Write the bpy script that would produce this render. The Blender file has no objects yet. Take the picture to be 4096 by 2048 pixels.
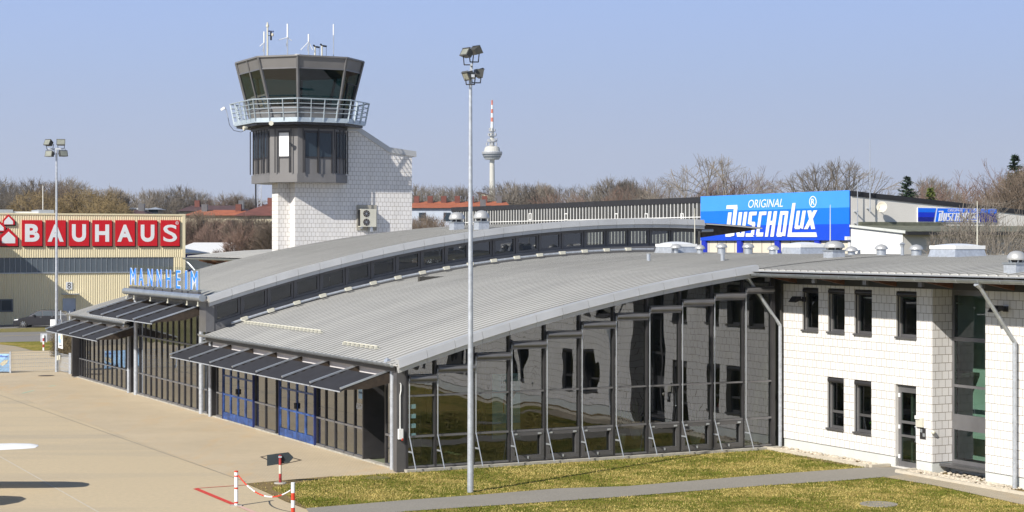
import bpy, math, random
from mathutils import Vector, Matrix
R=math.radians
# ------------------------------------------------------------------ frame of reference
F=7110.;Y0=970.;CX=2048.;H=7.0
AL=math.atan2(3598,7110); S_,C_=math.sin(AL),math.cos(AL)
OX,OY=-3.2484,54.2157
def uv(X,Z):
    dx,dz=X-OX,Z-OY; return (-S_*dx+C_*dz, C_*dx+S_*dz)
def XZ(v,u): return (OX-S_*u+C_*v, OY+C_*u+S_*v)
def onU(px,py,u):
    t=(px-CX)/F
    v=(t*(OY+C_*u)-(OX-S_*u))/(C_-t*S_); Z=OY+C_*u+S_*v
    return (v,u,H-(py-Y0)/F*Z)
def onV(px,py,v):
    t=(px-CX)/F
    u=(t*(OY+S_*v)-(OX+C_*v))/(-S_-t*C_); Z=OY+C_*u+S_*v
    return (v,u,H-(py-Y0)/F*Z)
def gW(px,py,z=0):
    Z=F*(H-z)/(py-Y0); return ((px-CX)/F*Z,Z,z)
def gB(px,py,z=0):
    X,Z,_=gW(px,py,z); u,v=uv(X,Z); return (v,u,z)
def atW(px,py,Z): return ((px-CX)/F*Z,Z,H-(py-Y0)/F*Z)
def zL(v): return 6.62-.00742*(20.5-v)**2
def zU(v): return zL(v)+1.38
scene=bpy.context.scene; COL=scene.collection
rnd=random.Random(7)
# ------------------------------------------------------------------ materials
MATS={}
def nt(name):
    m=bpy.data.materials.new(name); m.use_nodes=True; t=m.node_tree; b=t.nodes['Principled BSDF']; MATS[name]=m
    return m,t,b
def N(t,k,**kw):
    n=t.nodes.new(k)
    for a,v in kw.items():
        if a in n.inputs.keys() if isinstance(a,str) else False: n.inputs[a].default_value=v
        else: setattr(n,a,v)
    return n
def I(n,**kw):
    for a,v in kw.items(): n.inputs[a.replace('_',' ')].default_value=v
    return n
def ramp(t,src,pts):
    r=t.nodes.new('ShaderNodeValToRGB'); e=r.color_ramp.elements
    while len(e)<len(pts): e.new(.5)
    for el,(p,c) in zip(e,pts): el.position=p; el.color=(*c,1) if len(c)==3 else c
    t.links.new(src,r.inputs[0]); return r.outputs[0]
def noise(t,vec,scale,detail=4,rough=.55,dist=0):
    n=t.nodes.new('ShaderNodeTexNoise'); n.inputs['Scale'].default_value=scale; n.inputs['Detail'].default_value=detail
    n.inputs['Roughness'].default_value=rough; n.inputs['Distortion'].default_value=dist
    if vec is not None: t.links.new(vec,n.inputs['Vector'])
    return n.outputs['Fac']
def coords(t,sc=(1,1,1)):
    c=t.nodes.new('ShaderNodeTexCoord'); m=t.nodes.new('ShaderNodeMapping'); m.inputs['Scale'].default_value=sc
    t.links.new(c.outputs['Object'],m.inputs['Vector']); return m.outputs[0]
def mix(t,f,a,b,mode='MIX'):
    m=t.nodes.new('ShaderNodeMix'); m.data_type='RGBA'; m.blend_type=mode
    for s,v in ((m.inputs[0],f),(m.inputs[6],a),(m.inputs[7],b)):
        if isinstance(v,(int,float)): s.default_value=v
        elif isinstance(v,tuple): s.default_value=(*v,1)
        else: t.links.new(v,s)
    return m.outputs[2]
def bump(t,b,h,dist=.01,st=1.):
    n=t.nodes.new('ShaderNodeBump'); n.inputs['Strength'].default_value=st; n.inputs['Distance'].default_value=dist
    t.links.new(h,n.inputs['Height']); t.links.new(n.outputs[0],b.inputs['Normal'])
def plain(name,col,rough=.6,metal=0,var=.12,sc=1.5,spec=.5):
    m,t,b=nt(name); v=coords(t); f=noise(t,v,sc,5)
    lo=tuple(max(0,c*(1-var)) for c in col); hi=tuple(min(1,c*(1+var)) for c in col)
    t.links.new(ramp(t,f,[(.3,lo),(.7,hi)]),b.inputs['Base Color'])
    b.inputs['Roughness'].default_value=rough; b.inputs['Metallic'].default_value=metal; b.inputs['Specular IOR Level'].default_value=spec
    return m
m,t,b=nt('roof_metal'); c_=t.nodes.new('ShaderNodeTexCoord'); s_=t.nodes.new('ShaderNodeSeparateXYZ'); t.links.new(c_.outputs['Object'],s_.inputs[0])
def mth(t,op,a,b=None,c=None):
    n=t.nodes.new('ShaderNodeMath'); n.operation=op
    for i,v in enumerate((a,b,c)):
        if v is None: continue
        if isinstance(v,(int,float)): n.inputs[i].default_value=v
        else: t.links.new(v,n.inputs[i])
    return n.outputs[0]
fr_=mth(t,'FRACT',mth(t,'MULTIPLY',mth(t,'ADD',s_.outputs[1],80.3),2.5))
ln=ramp(t,fr_,[(.0,(1.32,1.32,1.32)),(.12,(1.32,1.32,1.32)),(.17,(1,1,1)),(.80,(1,1,1)),(.85,(.58,.58,.57)),(.97,(.55,.55,.54))])  # painted seam bands: bright rib highlight, then seam dirt and side shade
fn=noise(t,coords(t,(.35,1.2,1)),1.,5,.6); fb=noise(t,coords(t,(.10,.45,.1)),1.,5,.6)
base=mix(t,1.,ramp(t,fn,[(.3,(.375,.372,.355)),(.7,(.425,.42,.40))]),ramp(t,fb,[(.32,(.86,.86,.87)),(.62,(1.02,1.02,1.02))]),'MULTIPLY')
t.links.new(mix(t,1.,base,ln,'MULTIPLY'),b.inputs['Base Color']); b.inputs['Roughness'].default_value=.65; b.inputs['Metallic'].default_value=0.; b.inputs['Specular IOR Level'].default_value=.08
plain('flash_metal',(.50,.50,.49),.4,.4,.08,1.2)
plain('zinc',(.36,.385,.40),.38,.6,.12,3)
plain('galv',(.50,.53,.57),.45,.5,.16,8)
plain('dark_alu',(.048,.046,.048),.4,.3,.15,2)
plain('grey_alu',(.115,.112,.114),.4,.3,.12,1)
plain('cab_grey',(.185,.178,.174),.45,.2,.08,1)
plain('mid_alu',(.175,.172,.175),.4,.4,.1,2)
plain('light_alu',(.52,.55,.58),.35,.6,.08,4)
plain('rail_blue',(.48,.55,.60),.4,.4,.08,4)
plain('awning_dark',(.03,.03,.034),.8,0,.15,3,.2)
plain('white_panel',(.62,.60,.61),.6,0,.06,2)
plain('white_paint',(.80,.80,.78),.5,0,.05,3)
plain('plaster',(.74,.71,.65),.85,0,.04,.6)
plain('plaster_dull',(.60,.58,.54),.85,0,.06,.6)
plain('plinth',(.58,.60,.57),.8,0,.07,2)
plain('concrete',(.36,.34,.29),.9,0,.22,4)
plain('kerb',(.50,.45,.36),.9,0,.12,4)
plain('black',(.012,.012,.013),.6,0,.1,2)
plain('tar_edge',(.022,.022,.025),.7,0,.2,2)
plain('blue_door',(.022,.065,.22),.45,.1,.6,4)
plain('dark_blue',(.01,.02,.11),.5,0,.2,3)
plain('red',(.62,.004,.012),.45,0,.03,1)
plain('sign_white',(.80,.82,.84),.5,0,.02,1)
plain('sign_blue',(.015,.22,.92),.4,0,.02,1)
plain('ban_a',(.055,.31,.95),.5,0,.03,.7)
plain('ban_b',(.004,.17,.90),.5,0,.03,.7)
plain('ban_c',(.004,.065,.62),.5,0,.05,.7)
plain('ban_d',(.003,.03,.60),.5,0,.03,.7)
plain('ban_e',(.004,.012,.25),.5,0,.03,.7)
plain('blue_post',(.01,.03,.45),.5,0,.1,1)
plain('cream_panel',(.66,.61,.50),.7,0,.04,1)
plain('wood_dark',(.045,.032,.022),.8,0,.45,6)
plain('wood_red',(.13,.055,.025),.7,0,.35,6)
plain('tile_orange',(.34,.105,.05),.85,0,.18,1.2)
plain('tile_brown',(.15,.055,.042),.85,0,.22,1.2)
plain('tile_dark',(.08,.045,.045),.85,0,.2,1.2)
plain('house_wall',(.50,.45,.33),.9,0,.1,1)
plain('house_blue',(.45,.50,.58),.9,0,.1,1)
plain('mossy',(.12,.125,.09),.95,0,.35,2)
plain('tower_conc',(.60,.585,.52),.8,0,.06,.05)
plain('tower_steel',(.42,.43,.44),.6,.2,.1,.2)
plain('mast_red',(.62,.16,.07),.7,0,.05,.3)
plain('glass_far',(.03,.045,.06),.25,0,.2,.2)
plain('bark',(.10,.085,.07),.95,0,.3,3)
plain('bark_pale',(.22,.20,.15),.95,0,.35,2)
plain('twig_brown',(.15,.115,.085),.95,0,.3,.5)
plain('twig_red',(.17,.11,.085),.95,0,.3,.5)
plain('twig_gold',(.21,.155,.075),.95,0,.3,.5)
plain('twig_grey',(.19,.165,.135),.95,0,.3,.5)
plain('needle',(.022,.045,.018),.8,0,.5,1.5)
plain('needle_y',(.12,.15,.025),.8,0,.4,1.5)
plain('hedge_brown',(.11,.085,.045),.95,0,.45,6)
plain('plant_lit',(.13,.26,.03),.7,0,.3,9); plain('tyre',(.02,.02,.02),.8); plain('rim',(.55,.56,.58),.25,.9,.05)
plain('car_grey',(.055,.054,.062),.28,.55,.04,1,.6)
plain('dark_sign',(.02,.03,.035),.5,0,.2,2)
plain('rust_red',(.36,.03,.03),.6,0,.5,9)
plain('pole_red',(.62,.05,.02),.5,0,.12,5)
plain('beige_metal',(.62,.60,.50),.5,.1,.05,2)
plain('stones',(.48,.42,.33),.9,0,.4,6)
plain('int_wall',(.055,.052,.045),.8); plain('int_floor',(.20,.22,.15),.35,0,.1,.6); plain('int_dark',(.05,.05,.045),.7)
plain('mint',(.40,.43,.41),.6); plain('plant',(.06,.13,.02),.7); plain('flower',(.6,.02,.03),.6)
plain('dome',(.72,.73,.74),.25,0,.03); plain('yellow',(.6,.45,.05),.6); plain('paper_blue',(.35,.58,.85),.5,0,.2,2)
plain('lens',(.30,.31,.26),.2,.2,.15,4)
plain('hangar_blue_grey',(.12,.145,.17),.25,.1,.12,.4,.7)  # blue-grey of the warehouse window band and frame
plain('profilit',(.045,.045,.04),.3,0,.35,.25,.6)
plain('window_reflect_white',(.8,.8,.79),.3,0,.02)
# hall cladding / blocks
plain('cladding',(.84,.74,.50),.5,.05,.035,.3)
def blocks(name,axis,zoff):
    m,t,b=nt(name); c=t.nodes.new('ShaderNodeTexCoord'); s=t.nodes.new('ShaderNodeSeparateXYZ'); t.links.new(c.outputs['Object'],s.inputs[0])
    q=t.nodes.new('ShaderNodeCombineXYZ'); t.links.new(s.outputs[axis],q.inputs[0])
    a=t.nodes.new('ShaderNodeMath'); a.operation='SUBTRACT'; a.inputs[1].default_value=zoff-10; t.links.new(s.outputs[2],a.inputs[0]); t.links.new(a.outputs[0],q.inputs[1])
    k=t.nodes.new('ShaderNodeTexBrick'); t.links.new(q.outputs[0],k.inputs['Vector'])
    I(k,Scale=1.,Mortar_Size=.0065,Mortar_Smooth=.15,Bias=0.,Brick_Width=.25,Row_Height=.25); k.offset=.5
    k.inputs['Color1'].default_value=(.76,.74,.715,1); k.inputs['Color2'].default_value=(.71,.695,.68,1); k.inputs['Mortar'].default_value=(.19,.15,.10,1)
    f=noise(t,coords(t,(1.6,1.6,.35)),1.,6,.65); col=mix(t,1.,k.outputs['Color'],ramp(t,f,[(.32,(.91,.905,.89)),(.62,(1,1,1))]),'MULTIPLY')
    t.links.new(col,b.inputs['Base Color']); b.inputs['Roughness'].default_value=.8
    inv=t.nodes.new('ShaderNodeMath'); inv.operation='SUBTRACT'; inv.inputs[0].default_value=1; t.links.new(k.outputs['Fac'],inv.inputs[1]); bump(t,b,inv.outputs[0],.006,.8)
blocks('blocks_u',1,.35); blocks('blocks_v',0,.35)
# glass: coated pane = tinted see-through + sharp reflection with slight warp
def glass(name,tint,ior,warp=.0,wsc=.6,base=None):
    m,t,b=nt(name); t.nodes.remove(b); o=t.nodes['Material Output']
    g=t.nodes.new('ShaderNodeBsdfGlossy'); g.inputs['Roughness'].default_value=.0; g.inputs['Color'].default_value=(.92,.95,1,1)
    tr=t.nodes.new('ShaderNodeBsdfTransparent'); tr.inputs['Color'].default_value=(*tint,1)
    r0=((ior-1)/(ior+1))**2; ge=t.nodes.new('ShaderNodeNewGeometry'); dt=t.nodes.new('ShaderNodeVectorMath'); dt.operation='DOT_PRODUCT'
    t.links.new(ge.outputs['Incoming'],dt.inputs[0]); t.links.new(ge.outputs['Normal'],dt.inputs[1])
    ab=mth(t,'ABSOLUTE',dt.outputs['Value']); p5=mth(t,'POWER',mth(t,'SUBTRACT',1.,ab),5.); fr_o=mth(t,'ADD',mth(t,'MULTIPLY',p5,1-r0),r0)
    ms=t.nodes.new('ShaderNodeMixShader'); t.links.new(fr_o,ms.inputs[0]); t.links.new(tr.outputs[0],ms.inputs[1]); t.links.new(g.outputs[0],ms.inputs[2])
    if warp:
        v=coords(t,(1,1,.45)); f=noise(t,v,wsc,1.5,.4)
        n=t.nodes.new('ShaderNodeBump'); n.inputs['Distance'].default_value=warp; t.links.new(f,n.inputs['Height'])
        t.links.new(n.outputs[0],g.inputs['Normal']); 
    t.links.new(ms.outputs[0],o.inputs['Surface']); return m
glass('glass_hall',(.48,.54,.44),2.25,.012,.9)
glass('glass_front',(.34,.35,.30),3.5,.006,.8)
glass('glass_office',(.50,.66,.58),1.75,.003,.8)
glass('glass_cab',(.10,.19,.17),1.7,.006,.5)
glass('glass_clear',(.80,.85,.88),1.5)
glass('glass_cler',(.42,.44,.40),2.0,.004,.8)
# apron concrete
def ground_mat(name,c1,c2,c3,sc1,sc2,rough=.9,bumpd=.004,stain=None):
    m,t,b=nt(name); v=coords(t); a=noise(t,v,sc1,6,.6,.3); f=noise(t,v,sc2,6,.7)
    c=mix(t,ramp(t,f,[(.35,(0,0,0)),(.65,(1,1,1))]),ramp(t,a,[(.3,c1),(.7,c2)]),c3)
    if stain:
        w=coords(t,(.05,.35,1)); s=noise(t,w,1.,5,.6); c=mix(t,ramp(t,s,[(.48,(0,0,0)),(.72,(.8,.8,.8))]),c,stain)
    t.links.new(c,b.inputs['Base Color']); b.inputs['Roughness'].default_value=rough; b.inputs['Specular IOR Level'].default_value=.25; bump(t,b,f,bumpd,.6)
    return m,t,b
ground_mat('apron',(.50,.405,.265),(.54,.435,.285),(.46,.38,.255),.12,6,.9,.003,(.37,.32,.24))
ground_mat('asphalt',(.26,.24,.205),(.30,.275,.235),(.23,.215,.185),.8,14)
ground_mat('road_asphalt',(.20,.195,.185),(.23,.22,.205),(.18,.175,.17),.3,9)
ground_mat('earth',(.19,.135,.055),(.26,.19,.08),(.15,.105,.05),.8,8,1,.02)
# pavers : brick pattern tint
def pavers(name,c1,c2,mo,w,h):
    m,t,b=nt(name); v=coords(t); k=t.nodes.new('ShaderNodeTexBrick'); t.links.new(v,k.inputs['Vector'])
    I(k,Scale=1.,Mortar_Size=.006,Brick_Width=w,Row_Height=h); k.inputs['Color1'].default_value=(*c1,1); k.inputs['Color2'].default_value=(*c2,1); k.inputs['Mortar'].default_value=(*mo,1)
    f=noise(t,v,.35,5,.65); col=mix(t,1.,k.outputs['Color'],ramp(t,f,[(.3,(.86,.86,.86)),(.7,(1,1,1))]),'MULTIPLY')
    st=noise(t,coords(t,(.55,.16,1)),1.,6,.7,.8); col=mix(t,ramp(t,st,[(.52,(0,0,0)),(.70,(.55,.55,.55))]),col,(c1[0]*.95,c1[1]*.78,c1[2]*.58))
    t.links.new(col,b.inputs['Base Color']); b.inputs['Roughness'].default_value=.9; bump(t,b,k.outputs['Fac'],-.004,.6)
pavers('pavers',(.55,.445,.295),(.51,.415,.28),(.38,.315,.22),.2,.1)
pavers('pavers_walk',(.42,.36,.26),(.36,.31,.23),(.20,.18,.13),.2,.1)
# lawn
m,t,b=nt('lawn'); v=coords(t); big=noise(t,v,.35,5,.6,.6); mid=noise(t,v,2.6,8,.75,.5); fine=noise(t,coords(t,(1,1,1)),22,4,.8)
g=ramp(t,fine,[(.3,(.06,.072,.006)),(.5,(.16,.165,.022)),(.72,(.27,.25,.045))])
d=ramp(t,fine,[(.3,(.22,.165,.04)),(.55,(.39,.30,.085)),(.75,(.52,.42,.16))])
f1=mix(t,.5,big,mid); k=ramp(t,f1,[(.45,(0,0,0)),(.56,(1,1,1))])
t.links.new(mix(t,k,g,d),b.inputs['Base Color']); b.inputs['Roughness'].default_value=1; b.inputs['Specular IOR Level'].default_value=.1; bump(t,b,fine,.05,.9)
ground_mat('field',(.16,.14,.05),(.26,.21,.09),(.12,.12,.035),.08,2.5,1,.02)
# ------------------------------------------------------------------ mesh builder
class MB:
    def __init__(s): s.v=[]; s.f=[]
    def add(s,vs,fs):
        o=len(s.v); s.v+= [tuple(p) for p in vs]; s.f+=[tuple(i+o for i in f) for f in fs]; return s
    def box(s,x0,x1,y0,y1,z0,z1):
        if x0>x1:x0,x1=x1,x0
        if y0>y1:y0,y1=y1,y0
        if z0>z1:z0,z1=z1,z0
        return s.add([(x0,y0,z0),(x1,y0,z0),(x1,y1,z0),(x0,y1,z0),(x0,y0,z1),(x1,y0,z1),(x1,y1,z1),(x0,y1,z1)],
          [(0,3,2,1),(4,5,6,7),(0,1,5,4),(1,2,6,5),(2,3,7,6),(3,0,4,7)])
    def tube(s,p,q,r,n=8,r2=None,cap=True):
        p,q=Vector(p),Vector(q); d=(q-p); 
        if d.length<1e-6: return s
        d.normalize(); a=d.orthogonal().normalized(); b=d.cross(a); r2=r if r2 is None else r2
        vs=[];o=len(s.v)
        for P,rr in ((p,r),(q,r2)):
            for i in range(n):
                t=2*math.pi*i/n; vs.append(P+a*math.cos(t)*rr+b*math.sin(t)*rr)
        fs=[(i,(i+1)%n,n+(i+1)%n,n+i) for i in range(n)]
        if cap: fs+=[tuple(range(n-1,-1,-1)),tuple(range(n,2*n))]
        return s.add(vs,fs)
    def path(s,pts,r,n=8):
        for a,b in zip(pts,pts[1:]): s.tube(a,b,r,n)
        return s
    def beam(s,p,q,w,h,up=(0,0,1)):
        p,q=Vector(p),Vector(q); d=(q-p).normalized(); x=d.cross(Vector(up)).normalized(); y=x.cross(d)
        vs=[P+x*a*w/2+y*b*h/2 for P in (p,q) for a,b in ((-1,-1),(1,-1),(1,1),(-1,1))]
        return s.add(vs,[(0,1,2,3),(7,6,5,4),(0,4,5,1),(1,5,6,2),(2,6,7,3),(3,7,4,0)])
    def prism(s,pts,d):           # polygon pts (3D, planar) swept by vector d
        n=len(pts); d=Vector(d); vs=[Vector(p) for p in pts]+[Vector(p)+d for p in pts]
        return s.add(vs,[tuple(range(n-1,-1,-1)),tuple(range(n,2*n))]+[(i,(i+1)%n,n+(i+1)%n,n+i) for i in range(n)])
    def lathe(s,c,prof,n=20):
        vs=[];fs=[]
        for r,z in prof:
            for i in range(n):
                t=2*math.pi*i/n; vs.append((c[0]+r*math.cos(t),c[1]+r*math.sin(t),c[2]+z))
        for j in range(len(prof)-1):
            for i in range(n): fs.append((j*n+i,j*n+(i+1)%n,(j+1)*n+(i+1)%n,(j+1)*n+i))
        fs.append(tuple(range(n-1,-1,-1))); fs.append(tuple(range((len(prof)-1)*n,len(prof)*n)))
        return s.add(vs,fs)
    def quad(s,a,b,c,d): return s.add([a,b,c,d],[(0,1,2,3)])
FR={}   # object name -> (frame, base)
def mesh_obj(name,mb,mat,parent=None,base=None,frame='B',smooth=False):
    if parent is not None: frame,base=FR[parent.name]
    if base is None: base=(0,0,0)
    me=bpy.data.meshes.new(name)
    me.from_pydata([(x-base[0],y-base[1],z-base[2]) for x,y,z in mb.v],[],mb.f); me.update()
    if smooth:
        for p in me.polygons: p.use_smooth=True
        try: me.set_sharp_from_angle(angle=R(40))
        except Exception: pass
    me.materials.append(MATS[mat]); o=bpy.data.objects.new(name,me); COL.objects.link(o)
    FR[o.name]=(frame,base)
    if parent is not None: o.parent=parent
    else: place(o,frame,base)
    return o
def place(o,frame,base):
    if frame=='B':
        X,Z=XZ(base[0],base[1]); o.location=(X,Z,base[2]); o.rotation_euler=(0,0,AL)
    else: o.location=base
def tag(o,label,cat,group=None,kind=None):
    if label: o['label']=label
    if cat: o['category']=cat
    if group: o['group']=group
    if kind: o['kind']=kind
    return o
def thing(name,label,cat,base,frame='B',group=None):
    o=bpy.data.objects.new(name,None); COL.objects.link(o); o.empty_display_size=.2; place(o,frame,base); FR[o.name]=(frame,base)
    return tag(o,label,cat,group)
def part(name,mb,mat,parent,label=None,smooth=False):
    o=mesh_obj(name,mb,mat,parent,smooth=smooth)
    if label: o['label']=label
    return o
def struct(name,mb,mat,frame='B',base=(0,0,0)):
    o=mesh_obj(name,mb,mat,None,base,frame); o['kind']='structure'; return o
def one(name,mb,mat,label,cat,base,frame='B',group=None,smooth=False):
    return tag(mesh_obj(name,mb,mat,None,base,frame,smooth),label,cat,group)
def copy_tree(o,parent=None):
    c=o.copy(); COL.objects.link(c); FR[c.name]=FR.get(o.name,('W',(0,0,0)))
    if parent is not None: c.parent=parent
    for ch in list(o.children): copy_tree(ch,c)
    return c
# text: string -> normalised solid outlines
def text_mesh(s,bold=.0,ext=.5):
    cu=bpy.data.curves.new('t','FONT'); cu.body=s; cu.size=1; cu.offset=bold; cu.extrude=ext; cu.resolution_u=4
    o=bpy.data.objects.new('t',cu); COL.objects.link(o); bpy.context.view_layer.update()
    dg=bpy.context.evaluated_depsgraph_get(); me=bpy.data.meshes.new_from_object(o.evaluated_get(dg))
    vs=[tuple(v.co) for v in me.vertices]; fs=[tuple(p.vertices) for p in me.polygons]
    bpy.data.objects.remove(o); bpy.data.curves.remove(cu); bpy.data.meshes.remove(me)
    x0=min(v[0] for v in vs);x1=max(v[0] for v in vs);y0=min(v[1] for v in vs);y1=max(v[1] for v in vs)
    return [((x-x0)/(x1-x0),(y-y0)/(y1-y0),z) for x,y,z in vs],fs
def text_on(mb,s,P00,P10,P11,P01,nrm,th,bold=0.):   # corners BL BR TR TL in 3D
    vs,fs=text_mesh(s,bold); P=[Vector(p) for p in (P00,P10,P11,P01)]; n=Vector(nrm)
    out=[]
    for a,b,z in vs: out.append(P[0]*(1-a)*(1-b)+P[1]*a*(1-b)+P[2]*a*b+P[3]*(1-a)*b+n*th*(z+.5))
    mb.add(out,fs); return mb
# ------------------------------------------------------------------ world, sun, camera
w=bpy.data.worlds.new('World'); scene.world=w; w.use_nodes=True; t=w.node_tree; bg=t.nodes['Background']
sky=t.nodes.new('ShaderNodeTexSky'); sky.sky_type='NISHITA'; sky.sun_disc=False; sky.sun_elevation=R(36); sky.sun_rotation=R(219.8)
sky.altitude=100; sky.air_density=1.0; sky.dust_density=.6; sky.ozone_density=2.2
tc=t.nodes.new('ShaderNodeTexCoord'); sx_=t.nodes.new('ShaderNodeSeparateXYZ'); t.links.new(tc.outputs['Generated'],sx_.inputs[0])
lo_=ramp(t,sx_.outputs[2],[(.0,(.505,.545,.665)),(.05,(.485,.55,.71)),(.10,(.42,.535,.80)),(.14,(.385,.52,.86))])
sc_=mix(t,1.,lo_,(6.95,6.95,6.9),'MULTIPLY'); fk=ramp(t,sx_.outputs[2],[(.12,(0,0,0)),(.45,(1,1,1))])
t.links.new(mix(t,fk,sc_,mix(t,1.,sky.outputs[0],(.64,.65,.67),'MULTIPLY')),bg.inputs[0]); bg.inputs[1].default_value=.10
sun=bpy.data.lights.new('sun','SUN'); sun.energy=4.2; sun.angle=R(.5); sun.color=(1,.95,.87)
so=bpy.data.objects.new('sun',sun); COL.objects.link(so)
el=R(36); sd=Vector((.64*math.cos(el),.768*math.cos(el),-math.sin(el)))
so.rotation_euler=sd.to_track_quat('-Z','Y').to_euler(); so.location=(-60,-60,80)
cam=bpy.data.cameras.new('camera'); co=bpy.data.objects.new('camera',cam); COL.objects.link(co); scene.camera=co
co.location=(0,0,H); co.rotation_euler=(R(90),0,0); cam.sensor_width=36; cam.lens=F/4096*36; cam.shift_y=-(1024-Y0)/4096; cam.clip_end=9000; cam.clip_start=.5
vs_=scene.view_settings; vs_.view_transform='Standard'; vs_.look='None'; vs_.gamma=1; vs_.exposure=.6
# ------------------------------------------------------------------ setting
struct('ground',MB().quad((-4500,-300,-.03),(4500,-300,-.03),(4500,7000,-.03),(-4500,7000,-.03)),'field','W')
def sheet(name,pts,z,mat,frame='W'):
    return struct(name,MB().add([(p[0],p[1],z) for p in pts],[tuple(range(len(pts)))]),mat,frame)
fA,fB=gW(-2500,1497),gW(300,1486)
ap=[(-120,-30),(60,-30)]+[(XZ(.3,-20)),(XZ(.3,0)),(XZ(.3,43)),(XZ(.3,48))]+[gW(300,1484)[:2],gW(218,1485)[:2],gW(0,1491)[:2],gW(-2500,1560)[:2]]
sheet('apron',ap,-.004,'apron')
# brick-paved strip along the facade (joint line to facade)
j0,j1=gW(0,1560),gW(960,1920)
sheet('paved_strip',[XZ(.25,-.4),XZ(.25,47),gW(-300,1480)[:2],j0[:2],j1[:2],gW(1012,1945)[:2],gW(1400,1920)[:2]],.001,'pavers')
mj=MB()
def strip(mb,a,b,wd,z):
    a,b=Vector(a).to_3d() if len(a)==2 else Vector(a),Vector(b); a=Vector((a[0],a[1],z)); b=Vector((b[0],b[1],z)); n=(b-a).normalized().cross(Vector((0,0,1)))*wd/2
    mb.quad(a-n,b-n,b+n,a+n)
strip(mj,gW(-200,1510),gW(985,1928),.03,.004)
struct('apron_joint',mj,'asphalt','W')
mj=MB(); strip(mj,gW(-100,1770),gW(163,1918),.05,.002); strip(mj,gW(163,1918),gW(400,2052),.05,.002)
struct('apron_seam',mj,'kerb','W')
mr=MB(); strip(mr,gW(780,1954),gW(984,1940),.06,.007); strip(mr,gW(783,1955),gW(937,2019),.16,.008)
struct('red_marking',mr,'pole_red','W')
plain('pink_faded',(.55,.36,.30),.9); mr=MB(); strip(mr,gW(945,2020),gW(1040,2060),.14,.008); strip(mr,gW(1300,1912),gW(1640,1893),.12,.009)
struct('faded_marking',mr,'pink_faded','W')
plain('green_faded',(.36,.48,.34),.9); mr=MB(); strip(mr,gW(88,1574),gW(135,1562),.12,.006); strip(mr,gW(195,1546),gW(222,1541),.12,.006)
struct('green_marking',mr,'green_faded','W')
mr=MB(); q=[gW(x,y) for x,y in ((1043,1828),(1110,1815),(1204,1841),(1120,1860))]
for a,b in zip(q,q[1:]+q[:1]): strip(mr,a,b,.07,.007)
struct('worn_outline',mr,'wood_dark','W')
# rust tinted streaks on the paving
plain('ochre_stain',(.52,.38,.22),.95,0,.1)
# lawn
lw=[(985,1936),(1100,1927),(1277,1911),(1450,1902),(1610,1893)]
lawn=[gW(*p)[:2] for p in lw]+[XZ(.0,-.27),XZ(13.2,-.27),XZ(13.1,-45),XZ(-40,-50)]+[gW(1300,2075)[:2],gW(1223,2036)[:2],gW(1141,2006)[:2],gW(1060,1968)[:2]]
sheet('lawn',lawn,.012,'lawn')
er=[gW(*p)[:2] for p in ((985,1936),(1100,1926),(1277,1911),(1340,1906),(1290,1917),(1180,1935),(1090,1950),(1090,1962),(1150,1985),(1228,2034),(1215,2034),(1141,2006),(1060,1968))]
sheet('bare_earth_edge',er,.018,'earth')
er=[gW(*p)[:2] for p in ((3110,1806),(3200,1812),(3330,1830),(3500,1866),(3470,1872),(3380,1862),(3260,1845),(3180,1825))]
sheet('bare_earth_patch',er,.018,'earth')
pa=[(1223,2036),(1650,2001),(1896,1983.5),(2238,1956),(2500,1948),(3050,1902),(3453,1873),(3579,1871),(3680,1886),(3639,1902),(3530,1911),(3360,1925),(3050,1945),(2500,1988.5),(2103,2016),(1650,2046),(1300,2080),(1240,2060)]
sheet('asphalt_path',[gW(*p)[:2] for p in pa],.022,'asphalt')
sheet('brick_walk',[gW(*p)[:2] for p in ((3623,1899),(3800,1927),(4096,1977),(4300,2010),(4300,2060),(4096,2023),(3740,1945),(3538,1912))],.027,'pavers_walk')
# far left ground beyond the fence
g=lambda *p:[gW(*q)[:2] for q in p]
sheet('forecourt',g((-900,1530),(0,1492),(218,1486),(420,1482),(420,1398),(120,1402),(-900,1402)),-.006,'apron')
sheet('brick_forecourt',g((-900,1408),(0,1408),(128,1402),(60,1384),(0,1378),(-900,1360)),.002,'pavers_walk')
sheet('verge_grass',g((-900,1360),(0,1378),(60,1384),(135,1403),(420,1397),(420,1364),(218,1364),(0,1369),(-900,1372)),.006,'lawn')
sheet('road',g((-1200,1374),(0,1369),(218,1364),(700,1352),(700,1318),(218,1326),(0,1330),(-1200,1334)),.004,'road_asphalt')
sheet('kerb_grass',g((-1200,1334),(0,1330),(218,1326),(700,1318),(700,1303),(218,1309),(0,1315),(-1200,1322)),.008,'field')
sheet('parking',g((-1200,1322),(0,1315),(218,1309),(700,1303),(700,1290),(0,1296),(-1200,1300)),.010,'road_asphalt')
my=MB(); strip(my,gW(-900,1358),gW(0,1345),.13,.012); strip(my,gW(0,1345),gW(400,1331),.13,.012); struct('yellow_line',my,'yellow','W')
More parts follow.
